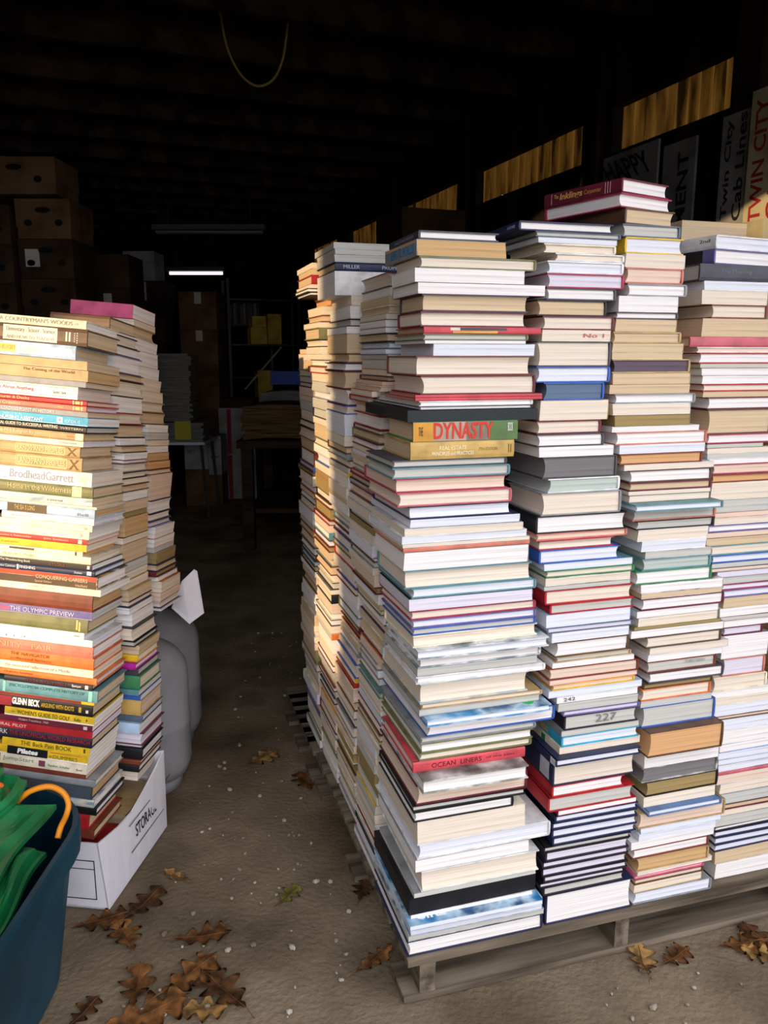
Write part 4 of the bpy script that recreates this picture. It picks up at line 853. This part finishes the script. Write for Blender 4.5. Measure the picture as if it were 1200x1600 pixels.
for k, (x, z, w, h, lab) in enumerate([(-2.14, 0.40, 0.25, 0.3, 'white printed carton under the folding table'), (-1.885, 0.34, 0.14, 0.42, 'narrow white carton standing beside the folding table')]):
    carton(x, 8.5, 0, w, 0.3, z, CB, 'brown carton under the ' + ('white printed carton' if k == 0 else 'narrow white carton'))
    o = carton(x, 8.5, z + 0.001, w, 0.3, h, CBW, lab)
    letters('print', 'KEM' if k else 'ART', 0.08, 0.04, INK, o, mat4(Vector((0.03, -0.002, 0.17)), Vector((1, 0, 0)), ZUP, Vector((0, -1, 0))))
# bench along the wall with bundles of papers
BW_ = noise_mat('dark bench wood', ['#20150e', '#33241a', '#402f22'], (2, 12, 12), 0.8, 0.15, 5)
bench = empty('workbench', Matrix.Translation((-1.20, 6.45, 0)), 'dark wooden workbench loaded with paper bundles', 'bench')
new_obj('benchtop', bx(0, 0.68, 0, 1.36, 0.86, 0.92), BW_, bench)
for x in (0.03, 0.57):
    for y in (0.03, 1.22): new_obj('leg', bx(x, x + 0.09, y, y + 0.09, 0.001, 0.86), BW_, bench)
new_obj('back_panel', bx(0.5, 0.54, 0.13, 1.21, 0.1, 0.86), BW_, bench)
new_obj('shelf', bx(0.05, 0.66, 0.13, 1.2, 0.3, 0.34), BW_, bench)
BUR = noise_mat('brown paper sacks', ['#3d2f20', '#5e4a33', '#75603f'], (3, 3, 120), 0.95, 0.05, 4)
for k, (x, y, n, w, mat, lab) in enumerate([(0.05, 0.05, 7, 0.58, BUR, 'bundle of brown folded sacks on the workbench front'), (0.10, 0.75, 10, 0.52, PAPER, 'bundle of folded newspapers behind the brown sacks')]):
    o = empty('paper_bundle', Matrix.Translation((-1.20, 6.45, 0)) @ Matrix.Translation((x, y, 0.945)), lab, 'bundle', 'paper bundles on the workbench')
    slab_pile(o, n, w, 0.6, 0.0, 10 + k, 'folded_paper', (0.03, 0.045), mat, 0.022)
tag(new_obj('blue_tarpaulin', bx(0, 0.4, 0, 0.3, 0, 0.12), plain('#1d3f8c', 0.5), None, Matrix.Translation((-1.02, 7.25, 1.345))), 'folded blue tarpaulin on the newspaper bundle', 'tarpaulin')
YC = noise_mat('yellow carton', ['#a88c34', '#c9ab48', '#dabb56'], (5, 5, 5), 0.9, 0.1, 3)
sh = empty('metal_shelf', Matrix.Translation((-1.86, 9.75, 0)) @ YAW, 'dark shelf against the far wall holding yellow cartons', 'shelf')
for x in (0, 0.86):
    for y in (0, 0.36): new_obj('post', bx(x, x + 0.03, y, y + 0.03, 0.001, 2.5), MET, sh)
for z in (0.4, 1.0, 1.72, 2.25): new_obj('shelf_board', bx(0, 0.89, 0, 0.39, z, z + 0.02), MET, sh)
for k, (x, z, w, h, lab) in enumerate([(0.28, 1.741, 0.2, 0.2, 'lower yellow carton on the dark far shelf'), (0.49, 1.741, 0.17, 0.36, 'tall yellow carton on the dark far shelf'), (0.30, 1.943, 0.17, 0.13, 'small yellow carton on top of the lower yellow one'), (0.35, 1.021, 0.18, 0.4, 'tan carton on the middle board of the dark shelf')]):
    o = carton(0, 0, 0, w, 0.22, h, YC, lab); o.matrix_world = Matrix.Translation((-1.86, 9.75, 0)) @ YAW @ Matrix.Translation((x, 0.05, z))
bm = bmesh.new(); tube(bm, [at_xy(383, 608, 7.6), at_xy(440, 542, 7.6)], 0.009, 6); tag(new_obj('wooden_stick', bm, plain('#8a7a4a', 0.7)), 'pale stick leaning above the workbench', 'stick')
# binders standing upright on the top board
for k in range(9):
    M = Matrix.Translation((-2.05, 10.9, 0)) @ Matrix.Translation((k * 0.045, 0, 2.012))
    new = new_obj('folder', bx(0, 0.03 + 0.01 * (k % 2), 0, 0.22, 0, 0.26 + 0.015 * (k % 3)), plain(['#5c5a52', '#74705e', '#4a4a46'][k % 3], 0.8), None, M)
    tag(new, 'pale folder standing on the far wall rack, %s of the row' % ordinal(k + 1), 'folder', 'folders on the far rack')
rk = empty('wall_rack', Matrix.Translation((-2.1, 10.85, 0)), 'dark rack at the far wall holding upright folders', 'rack')
new_obj('shelf_board', bx(0, 0.6, 0, 0.3, 1.99, 2.01), MET, rk); new_obj('shelf_board', bx(0, 0.6, 0, 0.3, 1.3, 1.32), MET, rk)
for x in (0, 0.57): new_obj('post', bx(x, x + 0.03, 0.1, 0.2, 0.001, 1.99), MET, rk)
# fluorescent lamps
LAMP = bpy.data.materials.new('lit tube'); LAMP.use_nodes = True
b_ = LAMP.node_tree.nodes['Principled BSDF']; b_.inputs['Emission Color'].default_value = (1.0, 0.80, 0.95, 1); b_.inputs['Emission Strength'].default_value = 1.6
pa, pb = at_xy(265, 427, 10), at_xy(348, 428, 10)
lf = empty('fluorescent_lamp', Matrix.Translation(pa), 'lit pinkish fluorescent tube hanging at the far end', 'lamp')
bm = bmesh.new(); tube(bm, [(0, 0, 0), (pb.x - pa.x, 0, 0)], 0.018, 10); new_obj('tube', bm, LAMP, lf)
new_obj('housing', bx(-0.03, pb.x - pa.x + 0.03, -0.06, 0.06, 0.022, 0.07), MET, lf)
for x in (0.1, 0.55):
    bm = bmesh.new(); tube(bm, [(x, 0, 0.07), (x, 0, CEIL - 0.16 - pa.z)], 0.004, 6); new_obj('wire', bm, MET, lf)
pa, pb = at_xy(240, 360, 8.5), at_xy(415, 366, 8.5)
lf = empty('fluorescent_lamp', Matrix.Translation((pa.x, pa.y, pa.z)), 'unlit long fluorescent fitting hanging in front of the lit one', 'lamp')
w_ = pb.x - pa.x
new_obj('housing', bx(0, w_, -0.07, 0.07, 0, 0.05), plain('#4c4c4c', 0.5), lf)
for y in (-0.03, 0.03):
    bm = bmesh.new(); tube(bm, [(0.03, y, -0.018), (w_ - 0.03, y, -0.018)], 0.014, 10); new_obj('tube', bm, plain('#77777a', 0.3), lf)
for x in (0.15, w_ - 0.15):
    bm = bmesh.new(); tube(bm, [(x, 0, 0.05), (x, 0, CEIL - 0.16 - pa.z)], 0.004, 6); new_obj('wire', bm, MET, lf)
# rope loop from the ceiling, bare bulb
bm = bmesh.new(); pts = [at_xy(x, y, 4.4) for x, y in ((341, -14), (345, 25), (355, 75), (375, 115), (400, 134), (425, 126), (441, 95), (449, 45), (450, -14))]
pts[0].z = pts[-1].z = CEIL - 0.02
tube(bm, smooth_path(pts), 0.006, 8); tag(new_obj('hanging_rope', bm, plain('#8a7a3c', 0.9)), 'yellowish rope loop hanging from the dark ceiling', 'rope')
pb = at_xy(402, 17, 4.9); bl = empty('light_bulb', Matrix.Translation(pb), 'small unlit bulb at the dark ceiling beside the rope loop', 'bulb')
bm = bmesh.new(); lathe(bm, [(0.004, -0.05), (0.02, -0.043), (0.03, -0.02), (0.024, 0.01), (0.013, 0.035)], 20); new_obj('glass', bm, plain('#77756e', 0.3), bl, smooth=True)
bm = bmesh.new(); lathe(bm, [(0.016, 0.035), (0.022, 0.05), (0.022, max(0.07, CEIL - 0.155 - pb.z))], 16); new_obj('socket', bm, MET, bl)

# ============================================================ painted signs and things along the right wall
SGN = noise_mat('grey sign board', ['#5e5c5a', '#7f7d7a', '#8c8a86'], (4, 4, 4), 0.8, 0.15, 4)
SGY = noise_mat('yellowed sign board', ['#7d7560', '#a59c80', '#b3aa8e'], (4, 4, 4), 0.8, 0.15, 4)
def wall_sign(s0, s1, z0, z1, mat, label, texts, off=0.03):
    # reading direction runs towards the camera along the wall
    M = mat4(NS * (WALL_R - off) + VS * (S0 + s0) + ZUP * z0, -VS, ZUP, -NS)
    w_ = abs(s1 - s0); o = empty('painted_sign', M, label, 'sign')
    new_obj('board', bx(0, w_, 0, z1 - z0, -0.012, 0), mat, o)
    for t_, a0, a1, b0, b1, c, vert in texts:
        W, H = w_, z1 - z0
        if vert: m_ = mat4(Vector((a1 * W, b0 * H, 0.0004)), Vector((0, 1, 0)), Vector((-1, 0, 0)), ZUP); letters('lettering', t_, (b1 - b0) * H, (a1 - a0) * W, plain(c, 0.7), o, m_, 0.02)
        else: letters('lettering', t_, (a1 - a0) * W, (b1 - b0) * H, plain(c, 0.7), o, mat4(Vector((a0 * W, b0 * H, 0.0004)), Vector((1, 0, 0)), ZUP, ZUP.cross(Vector((0, 0, 1))) if False else Vector((0, 0, 1))), 0.02)
wall_sign(0.02, -0.40, 1.95, 2.575, SGN, 'grey sign lettered HAPPY, hanging under the amber window', [('HAPPY', 0.16, 0.95, 0.79, 0.955, '#17171a', False), ('MOTION', 0.12, 0.96, 0.55, 0.72, '#17171a', False)])
wall_sign(-0.44, -0.65, 1.85, 2.53, SGN, 'grey sign with upright lettering ending in MENT', [('PAVEMENT', 0.48, 0.8, 0.05, 0.93, '#17171a', True), ('ANY', 0.1, 0.4, 0.3, 0.62, '#17171a', True)])
wall_sign(-0.835, -0.985, 1.9, 2.55, SGN, 'grey upright sign painted Twin City Cab Lines in black', [('Twin City', 0.14, 0.44, 0.38, 0.97, '#17171a', True), ('Cab Lines', 0.56, 0.88, 0.36, 0.99, '#17171a', True)], 0.06)
wall_sign(-0.995, -1.25, 1.9, 2.6, SGY, 'yellowed upright sign painted TWIN CITY CAB LINES in red', [('TWIN CITY', 0.1, 0.34, 0.3, 0.95, '#8c1f22', True), ('CAB LINES', 0.44, 0.7, 0.3, 0.97, '#8c1f22', True)], 0.07)
# cartons stacked by the right wall below the signs
for k in range(4):
    o = carton(0, 0, 0, 0.42, 0.5, 0.506, SGY if k == 3 else CB, 'pale carton by the right wall below the red sign, %s from top' % ordinal(4 - k), group='cartons by the right wall')
    o.matrix_world = SHED @ Matrix.Translation((WALL_R - 0.52, S0 - 1.56, 0.0 + k * 0.5065))
for k in range(5):
    o = carton(0, 0, 0, 0.5, 0.62, 0.45, CBD, 'dark carton by the wall under the third amber window, %s from top' % ordinal(5 - k), group='cartons under the third window')
    o.matrix_world = SHED @ Matrix.Translation((WALL_R - 0.56, S0 + 1.45, k * 0.4515))
o = carton(0, 0, 0, 0.46, 0.5, 0.3, CBD, 'open dark carton topmost under the third amber window'); o.matrix_world = SHED @ Matrix.Translation((WALL_R - 0.54, S0 + 1.5, 2.26))

# ============================================================ fallen leaves and stones
LEAFC = [noise_mat('oak leaf ' + h, [shade(h, 0.6), h, shade(h, 1.3)], (30, 30, 30), 0.75, 0.2, 4) for h in ('#7a5230', '#8f6238', '#63442c', '#a5834f')]
GRN = noise_mat('greenish leaf', ['#6b6a2c', '#8f8c44', '#a39a58'], (30, 30, 30), 0.75, 0.2, 4)
def leaf(x, y, size, rot, seed, label, mat=None, curl=0.25, squash=1.0):
    q = random.Random(seed); n = 36; bm = bmesh.new(); ph = q.uniform(-0.4, 0.4); lob = q.uniform(3.3, 4.2)
    def half(f):
        env = (math.sin(math.pi * min(1, f * 1.02)) ** 0.55) * (0.55 + 0.6 * f) if f > 0.02 else 0.04
        return max(0.012, 0.40 * squash * env * (0.64 + 0.36 * math.cos(2 * math.pi * lob * f + ph)) + 0.012)
    def h(px, py): return curl * (1.1 * py * py + 0.6 * px * px) + curl * (0.05 * math.sin(px * 9 + seed) + 0.07 * py * math.sin(px * 14 + seed * 2))
    skew = q.uniform(0.85, 1.15); rows = []
    for i in range(n + 1):
        f = i / n; px = f - 0.5; wu, wd = half(f) * skew, half((f + 0.03) % 1.0) / skew
        rows.append([bm.verts.new(Vector((px + 0.10 * abs(t), (wu if t > 0 else wd) * t, h(px, t * wu))) * size) for t in (-1, -0.66, -0.33, 0, 0.33, 0.66, 1)])
    for r0, r1 in zip(rows, rows[1:]):
        for j in range(6): bm.faces.new((r0[j], r1[j], r1[j + 1], r0[j + 1]))
    bmesh.ops.solidify(bm, geom=bm.faces[:], thickness=0.0006)
    p = at_z(x, y, 0); M = Matrix.Translation((p.x, p.y, 0.004)) @ Matrix.Rotation(rot, 4, 'Z') @ Matrix.Rotation(q.uniform(-0.12, 0.12), 4, 'X')
    o = empty('oak_leaf', M, label, 'leaf', 'fallen leaves on the dirt floor')
    new_obj('blade', bm, mat or LEAFC[seed % 4], o, smooth=True)
    sb_ = bmesh.new(); tube(sb_, [(-0.72 * size, 0.03 * size, 0.004), (-0.5 * size, 0, h(-0.5, 0) * size + 0.001), (0, 0, h(0, 0) * size + 0.0012), (0.45 * size, 0, h(0.45, 0) * size + 0.0012)], 0.0011, 5)
    new_obj('stem', sb_, LEAFC[2], o)
LV = [(160, 1440, 0.13, 0.4, 'brown oak leaf touching the bottom edge of the white storage box'), (196, 1466, 0.11, 2.2, 'brown oak leaf just in front of the storage box corner'), (222, 1416, 0.12, 1.1, 'brown oak leaf beside the storage box, foot of its side'), (278, 1372, 0.08, 2.6, 'narrow curled leaf alone on the dirt beside the box'),
 (312, 1466, 0.12, 0.2, 'pale tan oak leaf lying alone in mid aisle'), (292, 1528, 0.14, 0.9, 'large brown oak leaf, upper left of the big leaf cluster'), (352, 1552, 0.14, 2.4, 'large brown oak leaf at the right of the big leaf cluster'), (310, 1580, 0.11, 0.1, 'brown oak leaf at the bottom of the big leaf cluster'),
 (214, 1548, 0.11, 1.7, 'dark curled oak leaf between the tote and the leaf cluster'), (222, 1588, 0.16, 0.5, 'broad brown leaf at the bottom picture edge'), (130, 1586, 0.08, 1.2, 'small brown leaf beside the foot of the teal tote'), (408, 1186, 0.12, 0.8, 'dark leaf far back in the aisle'),
 (478, 1224, 0.11, 2.0, 'dark leaf by the rear end of the front pallet'), (582, 1504, 0.1, 0.75, 'curled leaf lying near the pallet corner'), (566, 1394, 0.08, 1.4, 'small dark leaf tucked beside the pallet side'), (1004, 1506, 0.09, 1.5, 'upright brown leaf in front of the pallet stringer'),
 (1054, 1498, 0.085, 0.6, 'brown leaf just right of the one at the stringer'), (1160, 1476, 0.11, 0.2, 'brown leaf heap member nearest the pallet at the right edge'), (1188, 1472, 0.1, 1.8, 'brown leaf behind others at the right edge'), (1198, 1494, 0.09, 2.7, 'brown leaf frontmost at the right edge')]
for k, (x, y, s_, rt, lab) in enumerate(LV): leaf(x, y, s_ * 1.25, rt, 40 + k, lab, curl=0.55 if 'curled' in lab or 'upright' in lab else 0.3, squash=0.6 if 'narrow' in lab or 'curled leaf lying' in lab else 1.0)
leaf(450, 1402, 0.095, 1.0, 90, 'yellow-green leaf lying in the middle of the aisle', GRN)
bm = bmesh.new(); q = random.Random(17)
for k in range(700):
    x = q.uniform(-0.75, 1.2); y = q.uniform(1.45, 4.5)
    d = Vector((x, y, 0)) - P0
    if d.dot(U) > -0.06 and -0.05 < d.dot(V) < 1.75: continue
    if (x < -0.68 and y < 3.4) or Vector((x, y, 0)).dot(NS) > 2.35: continue
    s_ = q.choice([0.003, 0.004, 0.004, 0.006, 0.009]); m_ = Matrix.Translation((x, y, s_ * 0.3)) @ Matrix.Rotation(q.uniform(0, 3), 4, 'Z') @ Matrix.Diagonal((s_ * q.uniform(0.8, 1.6), s_, s_ * 0.7, 1))
    bmesh.ops.create_icosphere(bm, subdivisions=1, radius=1, matrix=m_)
st = new_obj('gravel', bm, noise_mat('gravel', ['#6e6252', '#9a9284', '#b8b2a6'], (9, 9, 9), 0.95, 0.1, 2)); tag(st, 'small stones scattered over the dirt floor', 'gravel'); st['kind'] = 'stuff'
